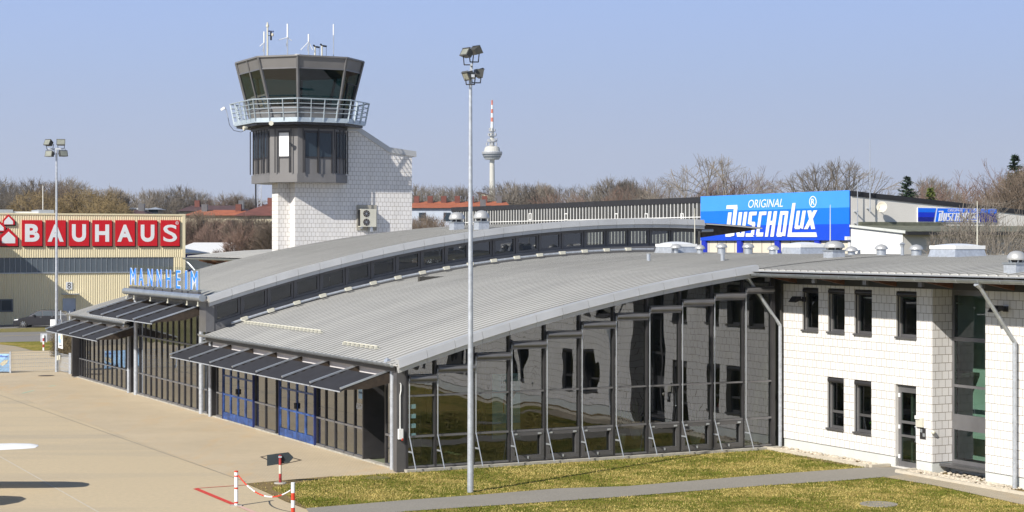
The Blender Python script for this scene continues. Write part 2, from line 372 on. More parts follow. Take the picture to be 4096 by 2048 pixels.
# ------------------------------------------------------------------ seam roof
def seam_roof(u0,u1,v0,v1,zf,step=.4,nv=26,th=.05,rib=.022):
    mb=MB(); prof=[]; u=u0
    while u<u1-1e-6:
        e=min(u+step,u1)
        prof+=[(u,rib),(u+.045,rib),(u+.06,0),(e-.015,0)]; u=e
    prof.append((u1,0))
    vs=[v0+(v1-v0)*i/nv for i in range(nv+1)]; n=len(prof); V=[]
    for v in vs:
        for (uu,h) in prof: V.append((v,uu,zf(v)+h))
    Fs=[]
    for i in range(nv):
        for j in range(n-1): Fs.append((i*n+j,(i+1)*n+j,(i+1)*n+j+1,i*n+j+1))
    mb.add(V,Fs)
    # underside
    V=[(v,uu,zf(v)-th) for v in vs for uu in (u0,u1)]
    mb.add(V,[(2*i,2*i+1,2*i+3,2*i+2) for i in range(nv)])
    mb.quad((v0,u0,zf(v0)-th),(v0,u0,zf(v0)),(v0,u1,zf(v0)),(v0,u1,zf(v0)-th))
    for uu in (u0,u1):
        mb.add([(v,uu,zf(v)-th) for v in vs]+[(v,uu,zf(v)) for v in vs],[(i,i+1,nv+2+i,nv+1+i) for i in range(nv)])
    return mb
def verge(u,v0,v1,zf,seg,h=.42,out=.05,top=.09,mk=None,parent=None):
    n=round((v1-v0)/seg)
    for i in range(n):
        a=v0+(v1-v0)*i/n; b=v0+(v1-v0)*(i+1)/n-.012; mb=MB()
        P=[(0,top),(-out,top-.02),(-out-.10,top-h*.62),(-out-.02,top-h*.62-.03),(-out-.02,top-h),(.0,top-h),(.22,top-.03),(.22,top)]
        m=4
        for k in range(m):
            x0=a+(b-a)*k/m; x1=a+(b-a)*(k+1)/m
            A=[(x0,u+p,zf(x0)+q) for p,q in P]; B=[(x1,u+p,zf(x1)+q) for p,q in P]; nn=len(P)
            mb.add(A+B,[(j,(j+1)%nn,nn+(j+1)%nn,nn+j) for j in range(nn)]+([tuple(range(nn))] if k==0 else [])+([tuple(range(2*nn-1,nn-1,-1))] if k==m-1 else []))
        part('verge_flashing',mb,mk,parent)
# ================================================================== TERMINAL HALL
T=thing('terminal_hall','grey airport terminal hall with curved seamed metal roofs, raised clerestory and glass walls','terminal',(0,0,0))
zr=lambda v:zL(v)-.07
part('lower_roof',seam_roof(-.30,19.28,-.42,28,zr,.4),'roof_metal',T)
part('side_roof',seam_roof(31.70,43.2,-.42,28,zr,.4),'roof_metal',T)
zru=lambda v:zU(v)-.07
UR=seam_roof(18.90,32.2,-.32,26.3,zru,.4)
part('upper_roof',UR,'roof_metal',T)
verge(-.30,-.38,12.75,lambda v:zL(v)-.02,.937,.40,mk='flash_metal',parent=T)
verge(18.95,-.34,23.1,lambda v:zU(v)-.0,.95,.42,mk='flash_metal',parent=T)
# soffit beam of the upper roof's rear overhang
mb=MB(); mb.prism([(23.1,19.15,zU(23.1)-.16),(26.2,19.15,zU(26.2)-.14),(25.3,19.15,zU(25)-.36),(23.1,19.15,zU(23.1)-.72)],(0,.10,0))
mb.prism([(23.1,24,zU(23.1)-.16),(26.2,24,zU(26.2)-.14),(23.1,24,zU(23.1)-.6)],(0,.12,0))
mb.add([(23.1,19.3,zU(23.1)-.16),(26.25,19.3,zU(26.25)-.14),(26.25,32,zU(26.25)-.14),(23.1,32,zU(23.1)-.16)],[(0,1,2,3)])
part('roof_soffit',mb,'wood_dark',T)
# clerestory
cb=[0.02+1.137*i for i in range(21)]; cb[-1]=23.1
mb=MB()
for i in range(len(cb)-1):
    a,b=cb[i],cb[i+1]-.01; P=[]
    mb.prism([(a,19.33,zL(a)-.1),(b,19.33,zL(b)-.1),(b,19.33,zL(b)+.24),(a,19.33,zL(a)+.24)],(0,.1,0))
part('clerestory_upstand',mb,'mid_alu',T)
mb=MB()
for i in range(len(cb)-1):
    a,b=cb[i],cb[i+1]; mb.prism([(a,19.28,zU(a)-.42),(b,19.28,zU(b)-.42),(b,19.28,zU(b)-.12),(a,19.28,zU(a)-.12)],(0,.2,0))
part('clerestory_header',mb,'grey_alu',T)
for i in range(len(cb)-1):
    a,b=cb[i],cb[i+1]; lo=.24; hi=.96
    g_=MB(); g_.add([(a+.13,19.46,zL(a)+lo+.1),(b-.13,19.46,zL(b)+lo+.1),(b-.13,19.46,zL(b)+hi-.02),(a+.13,19.46,zL(a)+hi-.02)],[(0,1,2,3)])
    wn=part('clerestory_window',g_,'glass_cler',T)
    f_=MB()
    f_.prism([(a+.03,19.40,zL(a)+lo),(b-.03,19.40,zL(b)+lo),(b-.03,19.40,zL(b)+lo+.11),(a+.03,19.40,zL(a)+lo+.11)],(0,.09,0))
    f_.prism([(a+.03,19.402,zL(a)+hi-.06),(b-.03,19.402,zL(b)+hi-.06),(b-.03,19.402,zL(b)+hi),(a+.03,19.402,zL(a)+hi)],(0,.09,0))
    for x,dd in ((a+.03,.1),(b-.13,.1)): f_.prism([(x,19.404,zL(x)+lo),(x+dd,19.404,zL(x+dd)+lo),(x+dd,19.404,zL(x+dd)+hi),(x,19.404,zL(x)+hi)],(0,.09,0))
    part('frame',f_,'grey_alu',wn)
    m_=MB(); m_.prism([(a-.03,19.35,zL(a)+.05),(a+.03,19.35,zL(a)+.05),(a+.03,19.35,zL(a)+1.0),(a-.03,19.35,zL(a)+1.0)],(0,.06,0)); part('mullion',m_,'grey_alu',wn)
mb=MB(); mb.box(-.35,.0,19.3,20.2,3.4,4.75); part('clerestory_end_panel',mb,'mid_alu',T)
# left side of raised part (u=32)
mb=MB()
for i in range(24):
    a,b=i,i+1; mb.prism([(a,32.0,zL(a)-.1),(b,32.0,zL(b)-.1),(b,32.0,zU(b)-.15),(a,32.0,zU(a)-.15)],(0,-.1,0))
part('far_clerestory_wall',mb,'grey_alu',T)
# snow pipe running along the clerestory foot with clamps
mb=MB()
pts=[(v,18.95,zr(v)+.15) for v in [0.6+.9*i for i in range(23)]]; mb.path(pts,.05,8); part('cable_duct',mb,'galv',T)
for i in range(17):
    v=1.0+1.12*i; mb=MB(); mb.beam((v,18.92,zr(v)+.17),(v+.26,18.92,zr(v+.26)+.17),.16,.13); part('duct_clamp',mb,'beige_metal',T)
# snow guards near the eave
for (u0,u1,vv,zz) in ((9.9,18.7,1.0,0),(3.1,6.0,.35,0)):
    mb=MB(); n=int((u1-u0)/.4)
    mb.tube((vv,u0,zr(vv)+.13),(vv,u1,zr(vv)+.13),.022,6)
    for k in range(n+1):
        u=u0+.05+k*.4; mb.box(vv-.07,vv+.1,u-.02,u+.02,zr(vv)+.03,zr(vv)+.12)
    part('snow_guard',mb,'beige_metal',T)
# eave gutters
def gutter(u0,u1,v,z,r,parent,name='gutter'):
    mb=MB(); n=8; P=[(v+r*math.cos(math.pi+math.pi*i/n),z+r*math.sin(math.pi+math.pi*i/n)) for i in range(n+1)]
    P2=[(v+(r-.012)*math.cos(math.pi+math.pi*i/n),z+(r-.012)*math.sin(math.pi+math.pi*i/n)) for i in range(n,-1,-1)]
    Q=P+P2; m=len(Q); mb.add([(a,u0,b) for a,b in Q]+[(a,u1,b) for a,b in Q],[(i,(i+1)%m,m+(i+1)%m,m+i) for i in range(m)]+[tuple(range(m)),tuple(range(2*m-1,m-1,-1))])
    mb.tube((v-r,u0,z+.01),(v-r,u1,z+.01),.014,6)
    o=part(name,mb,'zinc',parent,smooth=True); u=u0+.3
    while u<u1:
        k=MB()
        for i in range(n): 
            a=math.pi+math.pi*i/n; b=math.pi+math.pi*(i+1)/n; rr=r+.008
            k.quad((v+rr*math.cos(a),u,z+rr*math.sin(a)),(v+rr*math.cos(b),u,z+rr*math.sin(b)),(v+rr*math.cos(b),u+.035,z+rr*math.sin(b)),(v+rr*math.cos(a),u+.035,z+rr*math.sin(a)))
        part('gutter_bracket',k,'light_alu',o); u+=.9
    return o
gutter(-.05,19.75,-.46,3.30,.095,T); gutter(31.7,42.95,-.46,3.31,.095,T)
for a_,b_ in ((0,19.3),(32,42.8)): part('eave_fascia',MB().box(-.34,-.05,a_,b_,3.06,3.27),'dark_alu',T)
# gable wall --------------------------------------------------------
gm=[0.03,.98,2.28,3.53,4.78,6.05,7.31,8.57,9.83,11.09,12.34,13.51]
bz=[2.85,3.12,3.46,3.79,4.08,4.36,4.61,4.83,5.03,5.21,5.41]
part('gable_plinth',MB().box(-.05,13.75,-.26,.12,-.2,.09),'concrete',T)
part('corner_pier',MB().box(-.30,.03,-.02,.24,.02,3.15),'grey_alu',T)
GW=part('gable_glazing_frame',MB().box(.03,13.6,0.0,.08,.09,.15),'dark_alu',T)
# roof edge beam along gable
mb=MB()
for i in range(27):
    a,b=.5*i,.5*i+.5; mb.prism([(a,.0,zL(a)-.36),(b,.0,zL(b)-.36),(b,.0,zL(b)-.10),(a,.0,zL(a)-.10)],(0,.14,0))
part('gable_edge_beam',mb,'dark_alu',T)
hop=[3,4,5,7,8,9]
for i in range(11):
    a,b=gm[i],gm[i+1]; top=lambda x:zL(x)-.34
    k=MB(); k.prism([(a-.035,-.06,.1),(a+.035,-.06,.1),(a+.035,-.06,top(a)),(a-.035,-.06,top(a))],(0,.14,0)); part('mullion',k,'dark_alu',T)
    pane=MB(); pane.add([(a+.03,.03,.15),(b-.03,.03,.15),(b-.03,.03,top(b)),(a+.03,.03,top(a))],[(0,1,2,3)])
    P=part('window_bay',pane,'glass_hall',T)
    for z0_,z1_ in ((2.285,2.335),(1.04,1.10)): part('transom',MB().box(a+.036,b-.036,-.055,.02,z0_,z1_),'mid_alu',P)
    part('bottom_rail',MB().box(a+.036,b-.036,-.056,.02,.12,.17),'mid_alu',P)
    z=bz[i]; k=MB().tube((a+.05,-.15,z),(b-.02,-.15,z),.085,12).box(a+.04,b-.03,-.2,-.04,z+.085,z+.10).box(a+.04,b-.03,-.16,-.05,z-.14,z-.07); part('blind_box',k,'mid_alu',P,smooth=True)
    k=MB().path([(a+.045,-.13,z),(a+.045,-.13,1.1),(a+.10,-.50,.10)],.018,6).beam((a+.05,-.06,.62),(a+.07,-.32,.62),.02,.05); part('guide_rod',k,'light_alu',P)
    if i in hop:
        k=MB().box(a+.05,b-.05,-.085,.0,.17,.30).box(a+.05,b-.05,-.086,.0,.92,1.03).box(a+.05,a+.17,-.087,.0,.301,.919).box(b-.17,b-.05,-.088,.0,.301,.919)
        hw=part('hopper_window',k,'grey_alu',P); part('latch',MB().box(a+.13,a+.25,-.11,-.09,.95,1.0),'light_alu',hw); part('latch',MB().box(b-.27,b-.15,-.11,-.09,.95,1.0),'light_alu',hw); part('handle',MB().box((a+b)/2-.02,(a+b)/2+.02,-.12,-.09,.19,.27),'light_alu',hw)
k=MB().box(13.47,13.62,-.06,.1,.1,5.8); part('mullion',k,'dark_alu',T)
# front facade -----------------------------------------------------
for a_,b_ in ((.2,19.6),(19.9,31.8),(31.9,42.9)): part('threshold',MB().box(-.09,.1,a_,b_,-.05,.05),'concrete',T)
def facade(ms,ztop,trs,skip=()):
    for i,u in enumerate(ms):
        k=MB().box(-.045,.05,u-.03,u+.03,.05,ztop); part('facade_mullion',k,'dark_alu',T)
    for i in range(len(ms)-1):
        if i in skip: continue
        a,b=sorted((ms[i],ms[i+1])); P=part('facade_pane',MB().quad((.0,a+.03,.05),(.0,a+.03,ztop),(.0,b-.03,ztop),(.0,b-.03,.05)),'glass_front',T)
        for z in trs: part('transom',MB().box(-.05,.03,a+.031,b-.031,z-.03,z+.03),'mid_alu',P)
        part('bottom_rail',MB().box(-.06,.03,a+.031,b-.031,.05,.12),'mid_alu',P)
Lm=[42.3,41.8,41.2,40.66,40.13,39.25]+[39.25-.893*i for i in range(1,9)]
facade(Lm,2.75,(1.01,)); 
Mm=[31.5,30.47]+[30.47-.885*i for i in range(1,11)]+[20.1]
facade(Mm,4.35,(1.01,2.73))
Rm=[18.9,18.0,14.15,12.95,11.75,7.6,6.73,5.85,4.97,4.1,3.26,1.5,.55]
facade(Rm,2.75,(1.01,),skip=(1,4,10))
for a_,b_ in ((.1,19.2),(32,42.7)): part('header_panel',MB().box(-.10,.0,a_,b_,2.75,3.06),'white_panel',T)
part('header_beam',MB().box(-.2,.05,20,31.9,4.35,4.68),'dark_alu',T)
for a_,b_,c_ in ((-.12,19.25,19.45),(-.12,31.75,31.95),(-.3,42.7,42.9)): part('facade_pier',MB().box(a_,.12,b_,c_,.05,3.1),'dark_alu',T)
part('end_wall',MB().prism([(.12,42.7,0),(13.9,42.7,0)]+[(v_,42.7,zL(v_)-.13) for v_ in (13.9,11,8,5,2.5,.12)],(0,.15,0)),'dark_alu',T)
def bdoor(u1,u0):      # four leaf blue door set, u0<u1
    D=part('entrance_door',MB().box(-.12,.06,u0-.06,u0,.05,2.75).box(-.12,.06,u1,u1+.06,.05,2.75).box(-.118,.06,u0,u1,2.62,2.75),'dark_blue',T)
    w=(u1-u0)/4
    for i in range(4):
        a,b=u0+i*w+.01,u0+(i+1)*w-.01; s=.055
        k=MB().box(-.10,-.04,a,a+s,.06,2.6).box(-.10,-.04,b-s,b,.06,2.6)
        for z0,z1 in ((.06,.33),(1.0,1.06),(1.74,1.80),(2.5,2.6)): k.box(-.099,-.041,a+s,b-s,z0,z1)
        L=part('door_leaf',k,'blue_door',D); 
        part('pane',MB().quad((-.07,a+s,.36),(-.07,a+s,2.5),(-.07,b-s,2.5),(-.07,b-s,.36)),'glass_front',L) if False else None
        k=MB().quad((-.07,a+s-.01,.35),(-.07,a+s-.01,2.51),(-.07,b-s+.01,2.51),(-.07,b-s+.01,.35)); D2=part('door_pane',k,'glass_front',D)
        if i in (1,2): part('door_handle',MB().box(-.16,-.11,(b-.07 if i==1 else a+.02),(b-.02 if i==1 else a+.07),1.15,1.35),'black',D)
bdoor(17.85,14.2); bdoor(11.2,7.65)
# recessed sliding exit door
k=MB().box(-.1,1.2,3.18,3.26,.05,2.75).box(.2,1.2,1.5,1.58,.05,2.75); part('exit_recess',k,'dark_alu',T)
k=MB().box(.75,.8,1.6,3.17,.05,.15).box(.75,.8,1.6,3.17,2.6,2.75)
for u in (1.6,2.0,2.35,2.75,3.1): k.box(.745,.805,u,u+.06,.15,2.6)
E=part('exit_door',k,'mid_alu',T); part('pane',MB().quad((.78,1.62,.15),(.78,1.62,2.6),(.78,3.1,2.6),(.78,3.1,.15)),'glass_office',E)
# poster and lettering on the last pane
PO=part('welcome_poster',MB().box(-.02,-.01,3.30,3.78,1.95,2.55),'paper_blue',T)
tx=MB(); text_on(tx,'Willkommen',(-.021,3.74,2.32),(-.021,3.34,2.32),(-.021,3.34,2.40),(-.021,3.74,2.40),(-1,0,0),.003)
text_on(tx,'Rhein-Neckar',(-.021,3.74,2.12),(-.021,3.34,2.12),(-.021,3.34,2.19),(-.021,3.74,2.19),(-1,0,0),.003); part('poster_text',tx,'dark_blue',PO)
tx=MB(); text_on(tx,'AUSGANG',(-.012,3.98,1.60),(-.012,3.29,1.60),(-.012,3.29,1.80),(-.012,3.98,1.80),(-1,0,0),.004,.01); part('exit_lettering',tx,'sign_white',T)
# rear wall, interior
part('hall_floor',MB().quad((.1,.2,.03),(14,.2,.03),(14,42.6,.03),(.1,42.6,.03)),'int_floor',T)
part('inner_wall',MB().box(13.9,14.1,.0,42.6,0,6.0).box(8,13.9,17,17.2,0,5.6).box(.5,6,21,21.15,0,3.4),'int_wall',T)
mb=MB()
for u in (3.2,8.0,12.8): mb.tube((6.5,u,0),(6.5,u,5.0),.11,10)
for u in (.9,5,9.5,14): mb.box(.4,13.8,u,u+.12,2.95,3.02) if False else None
part('inner_column',mb,'int_wall',T)
# furniture inside the hall
for i,(v,u) in enumerate(((9.3,3.0),(10.8,4.4),(12.0,2.4))):
    th=thing('potted_plant',['spiky potted palm inside the hall behind the gable glass, nearest its middle','leafy potted plant inside the hall, middle one of the gable glass plants','green potted plant inside the hall nearest the white office wing'][i],'plant',(v,u,.03),group='plants inside the glass hall')
    part('pot',MB().lathe((v,u,.03),[(.16,0),(.24,.4),(.2,.4)],12),'white_panel',th); k=MB(); rr=random.Random(i)
    for j in range(40):
        a=rr.uniform(0,6.28); e=rr.uniform(.3,1.4); L=rr.uniform(.5,1.1); p=Vector((v,u,.5)); d=Vector((math.cos(a)*math.cos(e),math.sin(a)*math.cos(e),math.sin(e)))
        q=p+d*L; s=d.cross(Vector((0,0,1))).normalized()*.03; k.add([p,p+d*L*.5+s,q,p+d*L*.5-s],[(0,1,2,3)])
    part('foliage',k,'plant',th)
P=thing('advertising_banner','tall pale blue poster with a camel and boat standing behind the gable glass','poster',(4.15,1.6,.6))
part('panel',MB().box(3.75,4.75,1.6,1.64,.65,2.75),'paper_blue',P)
part('panel_foot',MB().box(3.75,4.75,1.58,1.599,.65,1.15),'mint',P)
k=MB(); text_on(k,'derasien',(4.05,1.595,2.58),(4.7,1.595,2.58),(4.7,1.595,2.7),(4.05,1.595,2.7),(0,-1,0),.003); text_on(k,'Haust\u00fcr',(4.05,1.595,2.42),(4.6,1.595,2.42),(4.6,1.595,2.54),(4.05,1.595,2.54),(0,-1,0),.003)
text_on(k,'starten',(4.05,1.595,2.28),(4.45,1.595,2.28),(4.45,1.595,2.38),(4.05,1.595,2.38),(0,-1,0),.003); part('poster_text',k,'dark_blue',P)
k=MB().prism([(4.1,1.598,1.75),(4.15,1.598,2.0),(4.25,1.598,2.1),(4.35,1.598,1.98),(4.45,1.598,2.05),(4.48,1.598,2.15),(4.6,1.598,2.15),(4.5,1.598,1.95),(4.4,1.598,1.8),(4.22,1.598,1.78)],(0,-.006,0)).box(4.13,4.16,1.592,1.599,1.5,1.76).box(4.36,4.39,1.592,1.599,1.5,1.8); part('camel_picture',k,'wood_red',P)
P=thing('brochure_rack','slim rack of brochures behind the first gable pane beside the corner pier','rack',(.45,.8,.03))
k=MB().box(.3,.33,.8,.84,.03,2.2).box(.6,.63,.8,.84,.03,2.2); part('stand',k,'mid_alu',P)
for z in (.95,1.25,1.55,1.85): part('brochure_row',MB().box(.28,.66,.72,.79,z,z+.13),'paper_blue',P)
# columns / downpipes in front of the facade
for u,z in ((42.8,3.15),(32.08,3.1),(19.42,3.1),(.72,3.25)):
    k=MB().tube((-.13,u,0),(-.13,u,z),.078,14).tube((-.13,u,z),(-.36,u,z+.10),.09,10,.12); 
    for zz in (1.02,2.2): k.tube((-.13,u,zz),(-.13,u,zz+.03),.088,14)
    part('downpipe',k,'galv',T,smooth=True)
for u in (30.86,20.7):
    k=MB().tube((-.12,u,0),(-.12,u,4.4),.095,14); 
    for zz in (1.02,): k.tube((-.12,u,zz),(-.12,u,zz+.03),.105,14)
    part('steel_column',k,'galv',T,smooth=True)
# awnings
def awning(u0,n,du,z0,z1,vt,last=True):
    A=part('awning_panel',None_mb(u0,n,du,z0,z1,vt),'awning_dark',T)
    L_w=-vt-.15
    for i in range(n-1):
        a,b=u0+i*du+.046,u0+(i+1)*du-.046; k=MB()
        for j in range(4):
            s1=.12+j*.22+.21; x_=-.15-L_w*s1*.88-.2; z_=z0-.02+(z1-z0)*(s1*.88+.07)-.10; k.box(x_-.012,x_-.001,a,b,z_-.005,z_+.032)
        part('louvre_lip',k,'galv',A)
    for i in range(n):
        u=u0+i*du; k=MB().beam((-.15,u,z0+.03),(vt,u,z1+.03),.085,.05); r=part('awning_rafter',k,'light_alu',T)
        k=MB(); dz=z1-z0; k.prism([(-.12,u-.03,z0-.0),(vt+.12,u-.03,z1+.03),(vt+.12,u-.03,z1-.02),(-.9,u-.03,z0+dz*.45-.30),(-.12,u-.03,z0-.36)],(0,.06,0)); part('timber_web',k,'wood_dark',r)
def None_mb(u0,n,du,z0,z1,vt):
    mb=MB(); L=-vt-.15
    for i in range(n-1):
        a,b=u0+i*du+.045,u0+(i+1)*du-.045
        for j in range(4):
            s0=.12+j*.22; s1=s0+.21; f=lambda s,o:(-.15-(L)*s*.88-.2, z0-.02+(z1-z0)*(s*.88+.07)+o)
            p0=f(s0,-.035); p1=f(s1,-.10); mb.prism([(p0[0],a,p0[1]),(p1[0],a,p1[1]),(p1[0],a,p1[1]+.03),(p0[0],a,p0[1]+.03)],(0,b-a,0))
    return mb
awning(.86,8,2.652,3.03,2.52,-1.79); awning(20.42,5,2.7,4.45,3.79,-2.3); awning(31.05,5,2.69,3.11,2.57,-1.88)
# red beacon, cable switch on pier
P=thing('warning_lamp','small red warning lamp under the awning beside the left blue door','lamp',(-.2,18.3,2.55))
part('lens',MB().lathe((-.2,18.3,2.38),[(.05,0),(.075,.05),(.08,.17),(.05,.2)],12),'red',P); part('holder',MB().lathe((-.2,18.3,2.58),[(.09,0),(.09,.06)],12),'black',P)
P=thing('key_switch','white switch box with a bent white cable pipe on the grey corner pier','switch',(-.22,-.03,1.2))
part('box',MB().box(-.27,-.13,-.13,-.03,1.02,1.33),'white_paint',P); part('knob',MB().box(-.18,-.14,-.14,-.10,.98,1.05),'pole_red',P)
part('cable_pipe',MB().path([(-.2,-.05,1.33),(-.2,-.05,2.35),(-.17,-.05,2.5),(-.17,-.05,2.68),(-.2,-.05,2.72)],.018,8),'white_paint',P)
# top tube and MANNHEIM sign -------------------------------------------
SG=thing('station_name_sign','row of blue letters MANNHEIM on glass plates above the middle awning','sign',(-.5,25,4.75))
part('support_tube',MB().tube((-.8,18.3,4.80),(-.8,30.2,4.80),.14,16),'zinc',SG,smooth=True)
k=MB()
for u in (18.9,20.4,23.2,25.9,28.6,29.9): k.tube((-.8,u,4.68),(-.8,u,4.47),.02,6).tube((-.8,u,4.52),(-.8,u,4.46),.05,8)
part('hanger',k,'beige_metal',SG)
px3=lambda x,y:(500+x*.1553,1020+y*.1553)
pl=[(140,322,250,905),(340,538,258,930),(565,768,268,955),(790,1000,278,985),(1030,1235,290,1010),(1280,1500,302,1035),(1540,1645,318,1045),(1690,1928,318,1075)]
lt=[('M',150,290,344,828),('A',365,488,357,858),('N',600,718,367,880),('N',832,950,380,900),('H',1073,1190,393,922),('E',1332,1436,414,943),('I',1572,1606,430,966),('M',1712,1882,437,983)]
for i,((x0,x1,y0,y1),(ch,a,b,c,d)) in enumerate(zip(pl,lt)):
    vv=-.55; A=onV(*px3(x0,y1),vv);B=onV(*px3(x1,y0),vv); mb=MB().quad((vv,A[1],5.0),(vv,A[1],5.98),(vv,B[1],5.98),(vv,B[1],5.0))
    pt=part('glass_plate',mb,'glass_clear',SG); part('plate_bracket',MB().box(vv-.08,vv+.05,A[1],B[1],4.86,5.02),'grey_alu',pt)
    a0=onV(*px3(a,d),vv);b0=onV(*px3(b,d),vv)
    zb,zt=5.09,5.84
    def tq(th,ex,off,mat,nm,bold):
        k=MB(); text_on(k,ch,(vv-off,a0[1]+ex,zb-ex),(vv-off,b0[1]-ex,zb-ex),(vv-off,b0[1]-ex,zt+ex),(vv-off,a0[1]+ex,zt+ex),(-1,0,0),th,bold); return part(nm,k,mat,pt)
    if ch=='I':
        part('letter_edge',MB().box(vv-.016,vv-.008,b0[1]-.015,a0[1]+.015,zb-.015,zt+.015),'sign_white',pt); part('letter',MB().box(vv-.03,vv-.017,b0[1],a0[1],zb,zt),'sign_blue',pt)
    else:
        tq(.008,.012,.008,'sign_white','letter_edge',.02); tq(.013,0,.017,'sign_blue','letter',.0)
# ================================================================== OFFICE WING
O=thing('office_wing','two-storey white block office wing with slim windows under an overhanging metal roof','building',(14,0,0))
zro=lambda v:zL(v)-.07
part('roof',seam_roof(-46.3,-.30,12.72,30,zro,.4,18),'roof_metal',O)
# stepped corrugated eave edge
mb=MB(); u=-46
n=int(46/.066)
V=[];Fs=[]
for i in range(n*2):
    uu=-.3-i*.033; h=.018 if i%2 else 0; V+=[(12.44,uu,zro(12.5)-.055+h),(13.0,uu,zro(13.0)-.06+h)]
Fs=[(2*i,2*i+1,2*i+3,2*i+2) for i in range(n*2-1)]; mb.add(V,Fs)
part('corrugated_eave',mb,'flash_metal',O)
gutter(-46,.05,12.47,5.95,.10,O)
mb=MB()
for i in range(18):
    u=-.9-2.6*i; k=MB(); k.prism([(14.0,u,5.62),(14.0,u,5.97),(12.75,u,5.98),(12.75,u,5.86)],(0,.12,0)); r=part('rafter',k,'wood_red',O)
    part('rafter_cap',MB().box(12.70,12.80,u-.02,u+.14,5.70,5.86),'mid_alu',r)
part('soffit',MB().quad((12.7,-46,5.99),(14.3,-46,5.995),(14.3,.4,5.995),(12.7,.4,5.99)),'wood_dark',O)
part('wall_plate',MB().box(13.9,14.2,-46,.4,5.6,5.98),'int_dark',O)
# wall with openings -----------------------------------------------
def wall_open(u0,u1,z0,z1,ops,v,d,mat,parent,name='wall'):
    """wall on plane v, thickness d going +v, ops=(ua,ub,za,zb)"""
    mb=MB(); us=sorted({u0,u1}|{o[0] for o in ops}|{o[1] for o in ops}); zs=sorted({z0,z1}|{o[2] for o in ops}|{o[3] for o in ops})
    us=[x for x in us if u0<=x<=u1]; zs=[x for x in zs if z0<=x<=z1]
    for i in range(len(us)-1):
        for j in range(len(zs)-1):
            cu,cz=(us[i]+us[i+1])/2,(zs[j]+zs[j+1])/2
            if any(o[0]<cu<o[1] and o[2]<cz<o[3] for o in ops): continue
            a,b,c,e=us[i],us[i+1],zs[j],zs[j+1]; mb.quad((v,a,c),(v,a,e),(v,b,e),(v,b,c))
    return part(name,mb,mat,parent)
wins_up=[(-1.97,-1.08),(-3.37,-2.48),(-4.77,-3.88),(-6.93,-5.96)]
wins_lo=[(-3.33,-2.45),(-4.74,-3.86)]
door=(-6.91,-5.92)
ext_up=[];ext_lo=[]
for k in range(1,7):
    s=-5.6*k-5.1
    ext_up+=[(a+s,b+s) for a,b in wins_up[:3]]; ext_lo+=[(a+s,b+s) for a,b in wins_lo]
ops=[(a,b,4.08,5.5) for a,b in wins_up]+[(a,b,.93,2.60) for a,b in wins_lo]+[(door[0],door[1],.0,2.6)]
wall_open(-7.66,.05,.35,5.60,ops,14.0,.3,'blocks_u',O)
part('wall',MB().box(14.001,14.25,.05,.6,.35,5.6),'blocks_u',O)
ops2=[(a,b,4.08,5.5) for a,b in ext_up]+[(a,b,.93,2.60) for a,b in ext_lo]
wall_open(-46,-9.98,.35,5.60,ops2,14.0,.3,'blocks_u',O)
part('side_wall',MB().quad((14.0,-7.66,.35),(14.0,-7.66,5.6),(14.76,-7.66,5.6),(14.76,-7.66,.35)),'blocks_v',O)
part('side_wall',MB().quad((14.0,-9.98,.35),(14.76,-9.98,.35),(14.76,-9.98,5.6),(14.0,-9.98,5.6)),'blocks_v',O)
# plinth
k=MB().box(14.03,14.3,-5.92,.4,-.1,.35).box(14.03,14.3,-7.63,-6.91,-.1,.35).box(14.03,14.78,-7.64,-7.60,-.1,.349).box(14.72,14.9,-9.95,-7.64,-.1,.30).box(14.03,14.3,-46,-9.95,-.1,.35)
part('plinth',k,'plinth',O)
def window(a,b,z0,z1,kind,parent):
    rv=.24; v=14.0
    k=MB(); k.quad((v,a,z0),(v+rv,a,z0),(v+rv,a,z1),(v,a,z1)); k.quad((v,b,z0),(v,b,z1),(v+rv,b,z1),(v+rv,b,z0)); k.quad((v,a,z1),(v+rv,a,z1),(v+rv,b,z1),(v,b,z1)); k.quad((v,a,z0),(v,b,z0),(v+rv,b,z0),(v+rv,a,z0))
    W=part('window',k,'plaster_dull',parent)
    f=MB().box(v+.16,v+.23,a,a+.07,z0,z1).box(v+.16,v+.23,b-.07,b,z0,z1).box(v+.161,v+.229,a+.07,b-.07,z0,z0+.08).box(v+.161,v+.229,a+.07,b-.07,z1-.08,z1)
    if kind=='lo': f.box(v+.162,v+.228,a+.07,b-.07,z0+.50,z0+.58)
    part('frame',f,'grey_alu',W)
    part('pane',MB().quad((v+.2,a+.07,z0+.08),(v+.2,a+.07,z1-.08),(v+.2,b-.07,z1-.08),(v+.2,b-.07,z0+.08)),'glass_office',W)
    part('sill',MB().box(v-.07,v+.16,a-.01,b+.01,z0-.05,z0+.005),'grey_alu',W)
    part('shutter_box',MB().tube((v+.08,a+.01,z1-.10),(v+.08,b-.01,z1-.10),.085,12),'dark_alu',W,smooth=True)
    part('guide_rail',MB().box(v+.05,v+.08,b-.03,b-.005,z0,z1-.1),'dark_alu',W)
for a,b in wins_up: window(a,b,4.08,5.5,'up',O)
for a,b in wins_lo: window(a,b,.93,2.60,'lo',O)
for a,b in ext_up: window(a,b,4.08,5.5,'up',O)
for a,b in ext_lo: window(a,b,.93,2.60,'lo',O)
